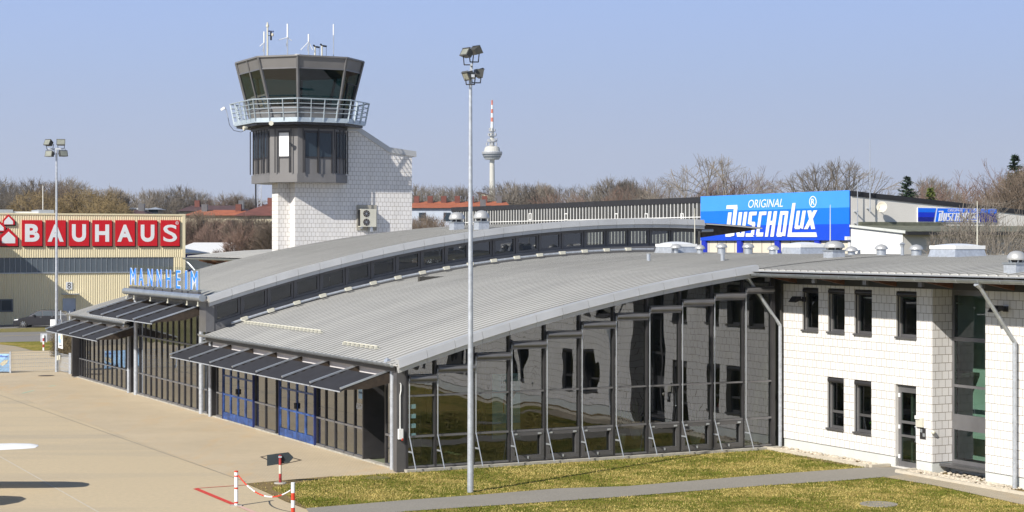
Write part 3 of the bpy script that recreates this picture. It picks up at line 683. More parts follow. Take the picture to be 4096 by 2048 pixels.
# door
a,b=door; v=14.0
k=MB(); k.quad((v,a,0),(v+.24,a,0),(v+.24,a,2.6),(v,a,2.6)); k.quad((v,b,0),(v,b,2.6),(v+.24,b,2.6),(v+.24,b,0)); k.quad((v,a,2.6),(v+.24,a,2.6),(v+.24,b,2.6),(v,b,2.6)); k.box(v-.02,v+.24,a,b,-.05,.05)
D=part('door',k,'plaster_dull',O)
k=MB().box(v+.12,v+.19,a+.0,a+.10,.05,2.45).box(v+.12,v+.19,b-.14,b,.05,2.45).box(v+.121,v+.189,a+.1,b-.14,.05,.22).box(v+.121,v+.189,a+.1,b-.14,.98,1.05).box(v+.121,v+.189,a+.1,b-.14,1.40,1.48).box(v+.121,v+.189,a+.1,b-.14,2.36,2.45).box(v+.118,v+.192,a,b,2.451,2.6)
part('frame',k,'mid_alu',D); part('pane',MB().quad((v+.15,a+.1,.2),(v+.15,a+.1,2.4),(v+.15,b-.14,2.4),(v+.15,b-.14,.2)),'glass_office',D)
k=MB()
for z in (.3,1.22,2.2): k.box(v+.09,v+.118,b-.10,b-.03,z,z+.12)
part('hinge',k,'white_paint',D)
k=MB()
pts=[(v+.06,a+.12+.05*math.cos(t),1.12+.24*math.sin(t)) for t in [math.pi/2+math.pi*i/8 for i in range(9)]]
k.path([(x,y+.12*(1-abs(z-1.12)/.24)*0+.0,z) for x,y,z in pts],.018,6); part('handle',k,'light_alu',D)
# stair window in the recess
k=MB(); v=14.76; a,b=-9.98,-7.66
zz=[.30,.42,1.33,1.42,1.70,1.80,2.62,2.70,4.02,4.14,5.4,5.6]
G=part('stair_window',MB().box(v,v+.08,b-.09,b,.30,5.6).box(v,v+.08,a,a+.08,.30,5.6).box(v-.01,v+.08,-9.28,-9.18,.40,5.5),'mid_alu',O)
k=MB()
for z0,z1 in ((.30,.42),(1.33,1.80),(2.62,2.70),(4.02,4.14),(5.4,5.6)): k.box(v+.002,v+.078,a+.08,b-.09,z0,z1)
part('frame',k,'mid_alu',G)
for z0,z1 in ((.42,1.33),(1.8,2.62),(2.7,4.02),(4.14,5.4)):
    part('pane',MB().quad((v+.04,a+.08,z0),(v+.04,a+.08,z1),(v+.04,b-.09,z1),(v+.04,b-.09,z0)),'glass_office',G)
part('sill',MB().box(v-.5,v,a+.02,b-.01,.24,.31),'grey_alu',G)
k=MB().box(15.9,16.0,-7.95,-6.6,.3,5.55).box(15.88,15.899,-9.8,-7.96,2.8,2.95); part('stair_hall',k,'mint',O)
# rooms behind windows
part('inner_wall',MB().box(17.0,17.1,-46,0,0,6).box(14.3,17,-.2,-.1,0,6).box(14.3,17.0,-46,-10,2.9,3.0).box(14.3,17.0,-7.6,-.2,2.9,3.0).box(14.26,17.0,-46,-.1,5.75,5.85).box(14.3,17,-6.4,-6.3,0,2.5).box(14.3,17,-3.62,-3.56,0,2.9).box(14.3,17,-2.25,-2.2,3,5.9),'int_wall',O)
k=MB()
for u,z in ((-4.3,5.2),(-6.4,5.1),(-2.9,5.15)): k.box(15.6,15.75,u-.6,u+.6,z,z+.03)
part('ceiling_lamp',k,'window_reflect_white',O)
for (v_,u_,z_,lab,fl) in ((14.45,-4.55,4.15,'green plant on the sill of the third upper office window',0),(14.45,-6.72,4.15,'green leafy plant on the sill of the fourth upper office window',0),(14.45,-4.5,.98,'potted plant with a red flower in the second lower office window',1)):
    th=thing('window_plant',lab,'plant',(v_,u_,z_),group='plants on the office window sills'); part('pot',MB().lathe((v_,u_,z_),[(.07,0),(.1,.14),(.08,.14)],10),'red' if fl else 'wood_red',th); k=MB(); rr=random.Random(int(-u_*10))
    for j in range(90):
        p=Vector((v_+rr.gauss(0,.07),u_+rr.gauss(0,.11),z_+.15+abs(rr.gauss(0,.16)))); d=Vector((rr.gauss(0,1),rr.gauss(0,1),rr.gauss(.3,1))).normalized()*.09; q=d.cross(Vector((0,0,1))).normalized()*.025; k.add([p-q,p+q,p+d],[(0,1,2)])
    part('leaves',k,'plant_lit',th)
    if fl: part('flower',MB().lathe((v_-.05,u_,z_+.22),[(.01,0),(.07,.04),(.05,.09),(.01,.1)],8),'flower',th)
one('desk_box',MB().box(14.42,14.7,-3.25,-2.95,1.0,1.22),'mint','pale box standing inside the first lower office window','box',(14.5,-3.1,1.0))
# downpipes of the office
for u in (-.03,-11.36):
    k=MB().tube((12.47,u+(-.0),5.86),(12.6,u,5.72),.11,12,.06).path([(12.6,u,5.72),(13.84,u,4.18),(13.84,u,.03)],.06,12)
    for z in (3.2,1.9,.75): k.tube((13.84,u,z),(13.84,u,z+.03),.068,12)
    part('downpipe',k,'galv',O,smooth=True)
# wall things
for u,lab in ((-.95,'grey floodlight on the white wall left of the slim upper windows'),(-10.6,'grey floodlight on the white wall behind the slanted right downpipe')):
    P=thing('wall_floodlight',lab,'floodlight',(13.9,u,5.1),group='wall floodlights under the eave')
    part('housing',MB().prism([(13.66,u-.02,5.20),(13.50,u-.02,5.02),(13.58,u-.02,5.00),(13.80,u-.02,5.08),(13.80,u-.02,5.20)],(0,-.32,0)),'dark_alu',P)
    part('arm',MB().box(13.78,13.99,u-.28,u-.22,5.05,5.12).box(13.94,13.998,u-.34,u-.18,5.02,5.18),'dark_alu',P)
    part('glass',MB().prism([(13.495,u-.04,5.01),(13.575,u-.04,4.992),(13.76,u-.04,5.06),(13.65,u-.04,5.03)],(0,-.28,0)),'lens',P)
P=thing('door_intercom','beige intercom box with a small hood beside the glass office door','intercom',(13.95,-7.1,1.5))
part('box',MB().box(13.92,13.998,-7.28,-6.98,1.38,1.66),'beige_metal',P); part('hood',MB().box(13.88,13.998,-7.16,-6.98,1.62,1.72),'white_paint',P)
P=thing('letter_box','dark flush metal panel with a slot below the beige intercom','letter box',(13.95,-7.2,1.1))
part('panel',MB().box(13.98,13.999,-7.36,-7.10,1.02,1.36),'dark_alu',P); part('slot',MB().box(13.974,13.979,-7.34,-7.24,1.1,1.2).box(13.974,13.979,-7.22,-7.12,1.22,1.32),'light_alu',P)
one('corner_lamp',MB().lathe((14.0,-7.70,1.22),[(.05,0),(.07,.05),(.05,.1)],12),'beige_metal','small cream sensor on the shaded corner of the stair recess','sensor',(14.0,-7.7,1.2))
# gravel and kerb
kb=MB(); kb.box(13.15,13.28,-5.55,.1,-.1,.10).box(13.28,14.0,-5.68,-5.55,-.1,.099); one('stone_edging',kb,'kerb','pale stone edging around the gravel left of the office door','edging',(13.2,-3,0),group='stone edging')
kb=MB(); kb.box(13.15,13.28,-46,-6.95,-.1,.10).box(13.28,14.0,-6.95,-6.82,-.1,.099); one('stone_edging',kb,'kerb','pale stone edging along the gravel right of the office door','edging',(13.2,-10,0),group='stone edging')
k=MB(); rr=random.Random(5)
for i in range(900):
    if i<350: v,u=rr.uniform(13.3,13.98),rr.uniform(-5.5,0)
    else: v,u=rr.uniform(13.3,14.7 if rr.random()<.6 else 13.98),rr.uniform(-11.5,-7.0); 
    if u<-9.98: v=min(v,13.97)
    if u>-7.66 and u<-7.0: v=min(v,13.97)
    s=rr.uniform(.03,.075); r2=s*rr.uniform(.6,1)
    k.lathe((v,u,.02),[(s*.6,0),(s,s*.35),(s*.8,s*.7),(s*.3,s*.9)],6)
o=one('gravel',k,'stones','pale rounded pebbles filling the strip along the office wall','gravel',(13.6,-6,0)); o['kind']='stuff'
struct('gravel_bed',MB().quad((13.28,-46,.012),(14.7,-46,.012),(14.7,.0,.012),(13.28,0,.012)),'earth')
mh=MB().lathe(gW(3515,2020,.0),[(.50,.0),(.50,.035),(.36,.036),(.36,.03)],24); one('manhole_cover',mh,'asphalt','round manhole cover in the lawn at the lower right','manhole cover',gW(3515,2020),'W')
mh=MB().lathe(gW(185,1503),[(.42,0),(.42,.006)],24); one('manhole_cover',mh,'wood_dark','round dark manhole cover on the apron near the mesh fence','manhole cover',gW(185,1503),'W')
mh=MB().lathe(gW(1512,1914),[(.36,0),(.36,.03)],24); one('manhole_cover',mh,'field','faint round manhole cover in the lawn by the hall corner','manhole cover',gW(1512,1914),'W')
# ================================================================== FAR WING
W=thing('rear_wing','far wing with curved grey roof, gutter and white wall seen past the tan warehouse','building',(14,43,0))
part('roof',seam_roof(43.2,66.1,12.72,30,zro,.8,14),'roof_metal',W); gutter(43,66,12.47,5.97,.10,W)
mb=MB()
for i in range(8):
    u=44.5+2.7*i; r=part('rafter',MB().prism([(14.0,u,5.5),(14.0,u,5.95),(12.75,u,5.96),(12.75,u,5.80)],(0,.14,0)),'wood_red',W)
part('wall',MB().box(14,14.3,43,64.5,0,5.6),'blocks_u',W); part('eave_board',MB().box(13.9,14.4,43,65.5,5.6,5.98),'int_dark',W)
for u in (46.5,49.5,52.5,55.5,58.5,61.5): part('window',MB().box(13.97,13.998,u,u+.9,4.0,5.4),'glass_far',W)
part('downpipe',MB().path([(12.6,65.9,5.8),(13.84,64.2,3.9),(13.84,64.2,0)],.07,10),'galv',W)
P=thing('white_roof_shed','low shed with bright white ribbed roof and blue trim behind the far wing','shed',atW(850,1050,170),'W')
x0,x1=atW(700,0,170)[0],atW(975,0,170)[0]; xm=atW(862,0,170)[0]
k=MB(); k.add([(x0,166,6.05),(x1,166,6.05),(x1-.3,176,6.95 if False else 6.1),(xm,180,7.0),(x0,180,7.0)],[(0,1,2,3,4)]); k.box(x0,x1,165.9,166,5.95,6.06)
part('roof',k,'white_paint',P); part('wall',MB().box(x0,x1-.5,166.5,175,0,5.9),'white_paint',P); part('trim',MB().box(x0,x1-.4,166.3,166.49,5.6,5.9).box(x0,x1-.4,166.3,166.49,4.2,4.45),'blue_post',P)
# ================================================================== CONTROL TOWER
vc,uc=13.84,47.35
def octo(hv,hu,c,z): 
    return [(vc-hv+c,uc-hu,z),(vc+hv-c,uc-hu,z),(vc+hv,uc-hu+c,z),(vc+hv,uc+hu-c,z),(vc+hv-c,uc+hu,z),(vc-hv+c,uc+hu,z),(vc-hv,uc+hu-c,z),(vc-hv,uc-hu+c,z)]
CT=thing('control_tower','airport control tower with octagonal glass cab, railed gallery and white block shaft','control tower',(vc,uc,0))
vs2=onU(1112,700,46.58)[0]
prof=[(12.97,0),(20.2,0),(20.2,12.12),(18.78,12.30),(16.73,13.50),(12.97,13.50)]
part('shaft',MB().prism([(v,45.7,z) for v,z in prof],(0,.88,0)),'blocks_v',CT)
part('shaft_side',MB().quad((12.967,45.702,0),(12.967,46.58,0),(12.967,46.58,13.4),(12.967,45.702,13.4)),'blocks_u',CT)
part('rear_shaft',MB().box(vs2,16.7,46.585,47.6,0,13.2).box(16.7,20.15,46.585,47.6,0,12.0).box(13.6,16.7,47.6,51,0,13.0).box(16.7,20.1,47.6,51,0,11.9),'blocks_v',CT)
part('shaft_side',MB().quad((vs2-.003,46.59,0),(vs2-.003,47.6,0),(vs2-.003,47.6,13),(vs2-.003,46.59,13)),'blocks_u',CT)
k=MB()
for (a,za),(b,zb) in (((15.9,13.52),(16.73,13.52)),((16.73,13.52),(18.78,12.32)),((18.78,12.32),(20.45,12.12))):
    k.prism([(a,45.62,za-.10),(b,45.62,zb-.10),(b,45.62,zb+.22),(a,45.62,za+.22)],(0,1.1,0))
part('parapet_flashing',k,'flash_metal',CT)
# equipment box below gallery
B=lambda z:octo(2.31,2.75,1.2,z)
def ring(mb,lo,hi,inset=0):
    n=8; mb.add(lo+hi,[(i,(i+1)%n,n+(i+1)%n,n+i) for i in range(n)]+[tuple(range(n-1,-1,-1)),tuple(range(n,2*n))]); return mb
part('lower_room_band',ring(MB(),octo(2.36,2.80,1.2,10.40),octo(2.36,2.80,1.2,10.86)),'cab_grey',CT)
part('lower_room_wall',ring(MB(),B(10.86),B(13.60)),'cab_grey',CT)
bt=B(0)
def face_pt(i,s,z,off):     # point on face i at fraction s, offset outward
    a=Vector(bt[i]);b=Vector(bt[(i+1)%8]); d=(b-a).normalized(); n=Vector((d.y,-d.x,0)); p=a+(b-a)*s+n*off; return (p.x,p.y,z)
def fpanel(mb,i,s0,s1,z0,z1,o0,o1):
    P=[face_pt(i,s0,z0,o0),face_pt(i,s1,z0,o0),face_pt(i,s1,z1,o0),face_pt(i,s0,z1,o0)]; n=Vector(face_pt(i,s0,z0,o1))-Vector(P[0]); return mb.prism(P,n)
wsp={7:[(.30,.72)],0:[(.17,.55),(.55,.93)],1:[(.1,.9)],6:[(.06,.34),(.36,.64),(.66,.94)]}
for i,sl in wsp.items():
    for s0,s1 in sl:
        Wd=part('window',fpanel(MB(),i,s0+.03,s1-.03,11.85,13.18,.012,.025),'window_reflect_white' if i==7 else 'glass_far',CT)  # sky reflection in the chamfer window painted as flat white
        k=MB(); fpanel(k,i,s0,s0+.03,10.95,13.3,0,.05); fpanel(k,i,s1-.03,s1,10.95,13.3,0,.05); fpanel(k,i,s0+.03,s1-.03,11.76,11.84,0,.04); fpanel(k,i,s0+.03,s1-.03,13.19,13.3,0,.04)
        part('frame',k,'dark_alu',Wd)
k=MB()
for i,ss in ((7,(.22,.80)),(0,(.12,.54,.97)),(6,(.02,.20,.35,.5,.65,.82,.97)),(1,(.2,.5,.85))):
    for s in ss:
        p=face_pt(i,s,0,.16); k.box(p[0]-.025,p[0]+.025,p[1]-.025,p[1]+.025,10.92,13.4)
part('sunshade_post',k,'dark_alu',CT)
k=MB(); ring(k,octo(2.40,2.84,1.22,13.42),octo(2.40,2.84,1.22,13.58)); part('eave_ring',k,'dark_alu',CT)
# gallery
k=MB(); ring(k,octo(3.33,3.72,1.83,13.72),octo(3.33,3.72,1.83,13.97)); part('gallery_deck',k,'rail_blue',CT)
k=MB(); ring(k,octo(3.2,3.6,1.8,13.60),octo(3.2,3.6,1.8,13.715)); part('deck_underside',k,'dark_alu',CT)
def lerp_o(f,z): return octo(3.33+.20*f,3.72+.22*f,1.83+.08*f,z)
RL=part('railing',MB().add([],[]),'rail_blue',CT) if False else None
k=MB()
for f,z,r in ((1,15.0,.035),(.78,14.74,.02),(.55,14.49,.02),(.3,14.24,.02)):
    o_=lerp_o(f,z)
    for i in range(8): k.tube(o_[i],o_[(i+1)%8],r,6)
part('rail',k,'rail_blue',CT)
a_,b_=lerp_o(0,13.80),lerp_o(1,15.0)
for i in range(8):
    m_=4 if i in (0,4) else (5 if i in (2,6) else 3)
    for j in range(m_):
        s=(j+.0)/m_; p=Vector(a_[i]).lerp(Vector(a_[(i+1)%8]),s+.02); q=Vector(b_[i]).lerp(Vector(b_[(i+1)%8]),s+.02)
        part('rail_post',MB().beam(p,q,.035,.09,(0,0,1)),'rail_blue',CT)
# cab
def cab(z): 
    f=(z-13.97)/(17.42-13.97); return octo(2.27+.88*f,2.98+.68*f,1.12+.58*f,z)
def cabring(z0,z1,mat,nm,off=0):
    k=MB(); lo,hi=cab(z0),cab(z1); k.add(lo+hi,[(i,(i+1)%8,8+(i+1)%8,8+i) for i in range(8)]); return part(nm,k,mat,CT)
cabring(13.97,14.60,'cab_grey','cab_sill_panel'); cabring(16.74,17.36,'cab_grey','cab_fascia')
k=MB(); ring(k,octo(3.22,3.73,1.72,17.36),octo(3.22,3.73,1.72,17.45)); part('cab_roof',k,'cab_grey',CT)
k=MB(); k.add(cab(16.72),[tuple(range(8))]); part('cab_ceiling',k,'int_dark',CT)
k=MB(); k.add(cab(14.2),[tuple(range(8))]); k.box(vc-1.2,vc+1.2,uc-1.5,uc+1.5,14.2,15.1); part('cab_console',k,'int_dark',CT)
for i in range(8):
    lo,hi=cab(14.60),cab(16.74); k=MB(); k.quad(lo[i],lo[(i+1)%8],hi[(i+1)%8],hi[i]); P=part('cab_window',k,'glass_cab',CT)
    lo,hi=cab(13.97),cab(17.4); c1=Vector((vc,uc,0))
    def outw(p,d): 
        q=Vector((p[0]-vc,p[1]-uc,0)).normalized(); return Vector(p)+q*d
    part('corner_mullion',MB().beam(outw(lo[i],.02),outw(hi[i],.02),.17,.10,(1,.3,0)),'mid_alu',P)
    k=MB()
    for z in (14.6,16.74):
        o_=cab(z); k.beam(outw(o_[i],.015),outw(o_[(i+1)%8],.015),.06,.07)
    if i in (2,6): a,b=Vector(lo[i]).lerp(Vector(lo[(i+1)%8]),.5),Vector(hi[i]).lerp(Vector(hi[(i+1)%8]),.5); k.beam(outw(a,.02),outw(b,.02),.09,.08,(1,.3,0))
    part('frame',k,'mid_alu',P)
    if i==1:
        z0,z1=14.0,16.0; o0,o1=cab(z0),cab(z1); k=MB(); f=lambda o,s:outw(Vector(o[1]).lerp(Vector(o[2]),s),.03)
        k.beam(f(o0,.45),f(o1,.35),.08,.06,(1,.3,0)); k.beam(f(o0,.9),f(o1,.85),.08,.06,(1,.3,0)); k.beam(f(o1,.3),f(o1,.92),.08,.06); part('gallery_door',k,'black',P)
# antennas
def rod(name,lab,x,yt,yb,r,arms=None,u=46.2,white=.45):
    b=onU(x,yb,u); tp=onU(x,yt,u); P=thing(name,lab,'antenna',(b[0],u,17.4),group='antennas on the tower cab roof')
    zm=b[2]+(tp[2]-b[2])*(1-white)
    part('pole',MB().tube((b[0],u,17.4),(b[0],u,zm),r,6).box(b[0]-.1,b[0]+.1,u-.1,u+.1,17.44,17.52),'galv',P); part('whip',MB().tube((b[0],u,zm),(b[0],u,tp[2]),r*1.35,8),'white_paint',P)
    if arms:
        k=MB()
        for (ax,ay) in arms: k.tube((b[0],u,zm),onU(ax,ay,u),.022,5)
        k.tube((b[0],u,zm),(b[0]+.1,u+.5,zm-.45),.02,5); part('radial',k,'white_paint',P)
    return P
rod('whip_antenna','thin whip antenna leftmost on the tower cab roof',1056.6,126,225,.03,[(1039,186)],u=46.0)
rod('ground_plane_antenna','tall antenna with two slanted white arms on the cab roof, taller of the pair',1150,95,217,.035,[(1114,160),(1166.6,162.5)],u=46.2)
rod('ground_plane_antenna','shorter antenna with two slanted white arms on the cab roof',1234.5,136.5,222,.035,[(1202.7,200),(1251,200)],u=46.2,white=.35)
rod('lightning_rod','thin rod with a yellow joint at the right end of the cab roof',1334,96.6,224,.028,None,u=46.6,white=.35)
b=onU(1070,222,46); P=thing('weather_mast','white weather mast with cup anemometer on the left of the cab roof','weather mast',(b[0],46,17.4))
zt=onU(1070,90,46)[2]; part('mast',MB().tube((b[0],46,17.4),(b[0],46,zt),.05,8).lathe((b[0],46,zt-.25),[(.09,0),(.09,.12)],8),'beige_metal',P)
q=onU(1084,143,46); part('instrument_arm',MB().tube((b[0],46,q[2]),(q[0],46,q[2]),.018,6).box(q[0]-.04,q[0]+.04,45.96,46.04,q[2]-.25,q[2]+.25),'black',P)
part('sensor',MB().lathe((q[0]+.08,46,q[2]-.02),[(.07,0),(.09,.08),(.07,.16)],8),'cream_panel',P)
k=MB()
for dx in (-.1,.0,.11): k.lathe((q[0]+dx*1.2,46+dx*.3,q[2]+.2),[(.02,0),(.05,.05),(.02,.1)],8)
part('anemometer_cup',k,'dark_blue',P)
for x,yt,lab in ((1260,187,'left hooded vent pipe on the cab roof'),(1288,183,'right hooded vent pipe on the cab roof')):
    b=onU(x,222,46.3); zt=onU(x,yt,46.3)[2]; P=thing('vent_pipe',lab,'vent pipe',(b[0],46.3,17.4),group='vent pipes on the cab roof')
    part('pipe',MB().tube((b[0],46.3,17.4),(b[0],46.3,zt),.05,8),'beige_metal',P)
    part('hood',MB().path([(b[0]-.1,46.3,zt+.1),(b[0],46.3,zt),(b[0]+.28,46.3,zt-.02)],.05,8).tube((b[0]+.26,46.3,17.44),(b[0]+.26,46.3,zt),.012,5),'black',P)
b=onU(1192,220,46); one('roof_drum',MB().lathe((b[0],46,17.44),[(.10,0),(.12,.2),(.19,.24),(.19,.28)],14),'white_paint','small white drum at the middle of the cab roof edge','antenna',(b[0],46,17.4))
one('roof_hatch',MB().box(16.0,17.1,46.2,47.2,17.44,17.52),'white_paint','flat white hatch on the cab roof by the vent pipes','hatch',(16.5,46.7,17.4))
b=onU(881,440,45.5); P=thing('security_camera','white security camera pointing left at the gallery rail corner','camera',(b[0],45.5,b[2]))
p1=onU(884,440,45.6);p2=onU(899,430,45.5); part('body',MB().beam(p1,p2,.12,.12),'white_paint',P); part('bracket',MB().path([p2,onU(905,440,45.5),onU(912,470,45.5)],.02,6),'galv',P)
part('cable',MB().path([onU(912,470,45.5),onU(918,500,45.6),onU(935,522,45.8),onU(965,528,46),onU(985,518,46.2)],.015,5),'black',P)
P=thing('loudspeaker','round horn loudspeaker under the gallery above the white tower window','loudspeaker',onU(1085,494,44.1)); q=onU(1085,494,44.2); n_=Vector((-.35,-.93,0)).normalized()
part('horn',MB().tube(Vector(q)+n_*.0,Vector(q)+n_*.22,.05,12,.13),'beige_metal',P); part('driver',MB().tube(Vector(q)-n_*.15,Vector(q),.06,10),'black',P)
P=thing('loudspeaker','pale horn loudspeaker at the left underside of the gallery with hanging cable','loudspeaker',onU(990,511,46.3)); q=onU(990,511,46.3); n_=Vector((-.9,-.3,-.2)).normalized()
part('horn',MB().tube(Vector(q),Vector(q)+n_*.25,.05,12,.14),'beige_metal',P); part('driver',MB().tube(Vector(q)-n_*.2,Vector(q),.06,10),'black',P)
# air conditioner
a=onU(1426,922,45.7); b=onU(1506,820,45.7); one('wall_recess',MB().box(a[0],b[0],45.66,45.697,a[2],b[2]),'concrete','grey concrete panel behind the air conditioner on the tower shaft','panel',(a[0],45.7,a[2]))
a=onU(1441,907,45.3); b=onU(1504,836,45.3); P=thing('air_conditioner','cream two-fan air conditioner on the white tower shaft','air conditioner',(a[0],45.3,a[2]))
part('housing',MB().box(a[0],b[0],45.25,45.62,a[2],b[2]),'beige_metal',P); part('coil_grille',MB().box(a[0]-.012,a[0]-.002,45.28,45.6,a[2]+.05,b[2]-.05),'black',P)
hh=b[2]-a[2]
for f in (.26,.74):
    c=(a[0]+.36,45.24,a[2]+hh*f); k=MB().tube((c[0],45.249,c[2]),(c[0],45.235,c[2]),.20,20); fn=part('fan',k,'wood_dark',P)
    k=MB()
    for q in range(4): t=q*math.pi/4+.4; k.beam((c[0]-.2*math.cos(t),45.228,c[2]-.2*math.sin(t)),(c[0]+.2*math.cos(t),45.228,c[2]+.2*math.sin(t)),.012,.012)
    k.tube((c[0],45.232,c[2]),(c[0],45.215,c[2]),.03,8); part('fan_guard',k,'light_alu',fn)
part('bracket',MB().box(a[0]+.1,a[0]+.15,45.3,45.68,a[2]-.1,a[2]).box(b[0]-.35,b[0]-.2,45.3,45.68,a[2]-.28,a[2]),'galv',P)
# ================================================================== ROOF FURNITURE
def roofpt(px,py,zf,vlo,vhi):
    best=None
    for i in range(400):
        v=vlo+(vhi-vlo)*i/399; p=onV(px,py,v)
        d=p[2]-zf(v)
        if d<=0: 
            if best is None: return p
            return p
        best=p
    return best
def roofpt2(px,py,zf,vlo,vhi,vdef):
    # march from near to far, first crossing of the roof
    prev=None
    for i in range(400):
        v=vlo+(vhi-vlo)*i/399; p=onV(px,py,v); d=p[2]-zf(v)
        if d<=0.0: return (v,p[1],zf(v))
    p=onV(px,py,vdef); return (vdef,p[1],zf(vdef))
def mushroom(name,lab,x,ycap,yb,wcap,wst,zf=zr,grp='mushroom vents along the roof ridge',v0=19.0):
    p=onV(x,yb,v0); b=(v0,p[1],zf(v0)); Zd=XZ(b[0],b[1])[1]; s=Zd/F; rc,rs=wcap*s/2,wst*s/2; zt=H-(ycap-Y0)*s
    P=thing(name,lab,'roof vent',b,group=grp)
    part('stem',MB().lathe((b[0],b[1],b[2]-.05),[(rs,0),(rs,zt-b[2]-.06)],16),'light_alu',P,smooth=True)
    h=(zt-b[2]); part('cap',MB().lathe((b[0],b[1],zt-.17),[(rc*.55,0),(rc,.02),(rc,.05),(rc*.86,.11),(rc*.6,.16),(rc*.25,.19),(0.01,.2)],20),'flash_metal',P,smooth=True)
ms=[(2704,978,1016,49,19,'slim mushroom vent in front of the leftmost roof skylight'),(2800,981,1012,42,26,'mushroom vent at the right end of the leftmost skylight'),(2886,975,1012,47,32,'mushroom vent in front of the left cream wall panel under the blue banner'),(2993,975,1014,48,33,'mushroom vent in front of the second cream wall panel'),(3093,983,1016,48,34,'lower mushroom vent left of the middle skylight'),(3406,988,1020,52,30,'mushroom vent just right of the big fan vent'),(3525,980,1021,53,38,'mushroom vent in front of the bright white annex wall'),(3665,981,1023,56,40,'mushroom vent left of the right skylight')]
for x,yc,yb,wc,ws,lab in ms: mushroom('mushroom_vent',lab,x,yc,yb,wc,ws)
def fanvent(lab,x,ytop,ybase,wcap,wbox,zf,v):
    b=roofpt2(x,ybase,zf,4,v,v); s=XZ(b[0],b[1])[1]/F; rc=wcap*s/2; rb=wbox*s/2*.72; zt=H-(ytop-Y0)*s; Ht=zt-b[2]; hb=Ht*.38; P=thing('fan_vent',lab,'roof fan',b,group='domed roof fans')
    part('curb',MB().box(b[0]-rb,b[0]+rb,b[1]-rb,b[1]+rb,b[2]-.2,b[2]+hb),'galv',P); part('curb_cap',MB().box(b[0]-rb-.03,b[0]+rb+.03,b[1]-rb-.03,b[1]+rb+.03,b[2]+hb,b[2]+hb+.05),'zinc',P)
    k=MB().lathe((b[0],b[1],b[2]+hb+.05),[(rc*.62,0),(rc*.55,Ht*.1),(rc*.62,Ht*.2)],16); part('fan_housing',k,'dark_alu',P)
    for q in range(6): t=q*math.pi/3; part('strut',MB().beam((b[0]+rc*.7*math.cos(t),b[1]+rc*.7*math.sin(t),b[2]+hb+.05),(b[0]+rc*.85*math.cos(t),b[1]+rc*.85*math.sin(t),b[2]+hb+Ht*.22),.03,.03,(1,.2,0)),'light_alu',P)
    fd=Ht*.42/.34; z=zt-.34*fd; part('dome',MB().lathe((b[0],b[1],z),[(rc*.98,0),(rc,.04*fd),(rc,.08*fd),(rc*.88,.19*fd),(rc*.65,.28*fd),(rc*.3,.33*fd),(.01,.34*fd)],24),'flash_metal',P,smooth=True)
fanvent('big domed roof fan in front of the right end of the blue banner',3336.7,963,1031,84,84,zr,19.3)
fanvent('big domed roof fan at the right edge of the photo',4066,1002.6,1090,76,98,zr,16.2)
fanvent('domed roof fan left of the lamp mast on the upper roof',1827,848,919,63,63,zru,22.3)
fanvent('domed roof fan right of the lamp mast on the upper roof',1926,841.5,918,63,64,zru,22.3)
def skylight(lab,x0,x1,ytop,yb,v):
    xm=(x0+x1)/2; p=onV(xm,yb,v); b=(v,p[1],zr(v)); s=XZ(b[0],b[1])[1]/F; w=(x1-x0)*s/2*.80; zt=H-(ytop-Y0)*s
    P=thing('skylight',lab,'skylight',b,group='domed skylights on the roof'); h=max(.25,(zt-b[2])*.55); a,c=w,w*.80
    k=MB(); lo=[(b[0]-a,b[1]-a,b[2]-.15),(b[0]+a,b[1]-a,b[2]-.15),(b[0]+a,b[1]+a,b[2]-.15),(b[0]-a,b[1]+a,b[2]-.15)]; hi=[(b[0]+(q[0]-b[0])*.86,b[1]+(q[1]-b[1])*.86,b[2]+h) for q in lo]
    k.add(lo+hi,[(0,1,5,4),(1,2,6,5),(2,3,7,6),(3,0,4,7)]); part('curb',k,'galv',P)
    part('rim',MB().box(b[0]-a*.90,b[0]+a*.90,b[1]-a*.90,b[1]+a*.90,b[2]+h,b[2]+h+.12),'white_paint',P)
    n=10; V=[];e=a*.82
    for i in range(n+1):
        for j in range(n+1):
            x,y=-1+2*i/n,-1+2*j/n; V.append((b[0]+x*e,b[1]+y*e,b[2]+h+.12+(zt-b[2]-h-.12)*(1-x*x)**.6*(1-y*y)**.6))
    k=MB().add(V,[(i*(n+1)+j,(i+1)*(n+1)+j,(i+1)*(n+1)+j+1,i*(n+1)+j+1) for i in range(n) for j in range(n)]); part('dome',k,'dome',P,smooth=True)
skylight('leftmost domed skylight beside the clerestory end',2621,2789,966,1010,19.6)
skylight('middle domed skylight below the blue banner right half',3128,3305,968,1017,20.0)
skylight('right domed skylight in front of the white annex',3722,3936,974,1029,18.8)
for x,yt,yb,lab in ((2594,1019,1043,'short bare pipe on the roof left of centre'),(2890,1019,1043,'short bare pipe on the roof above the hall corner')):
    b=roofpt2(x,yb,zr,3,20,15); s=XZ(b[0],b[1])[1]/F; one('vent_stub',MB().lathe((b[0],b[1],b[2]-.05),[(.075,0),(.075,.05+(yb-yt)*s),(.085,.06+(yb-yt)*s),(.085,.09+(yb-yt)*s)],12),'light_alu',lab,'pipe',b,group='bare pipes on the roof',smooth=True)
b=onV(3609,1028,19.0); b=(19.0,b[1],zr(19.0)); P=thing('flue_pipe','slim flue with a lantern shaped cap in front of the white annex corner','flue',b)
part('pipe',MB().lathe(b,[(.06,-.05),(.06,.28)],10),'light_alu',P); part('cap',MB().lathe((b[0],b[1],b[2]+.28),[(.05,0),(.085,.12),(.12,.13),(.01,.20)],10),'light_alu',P)
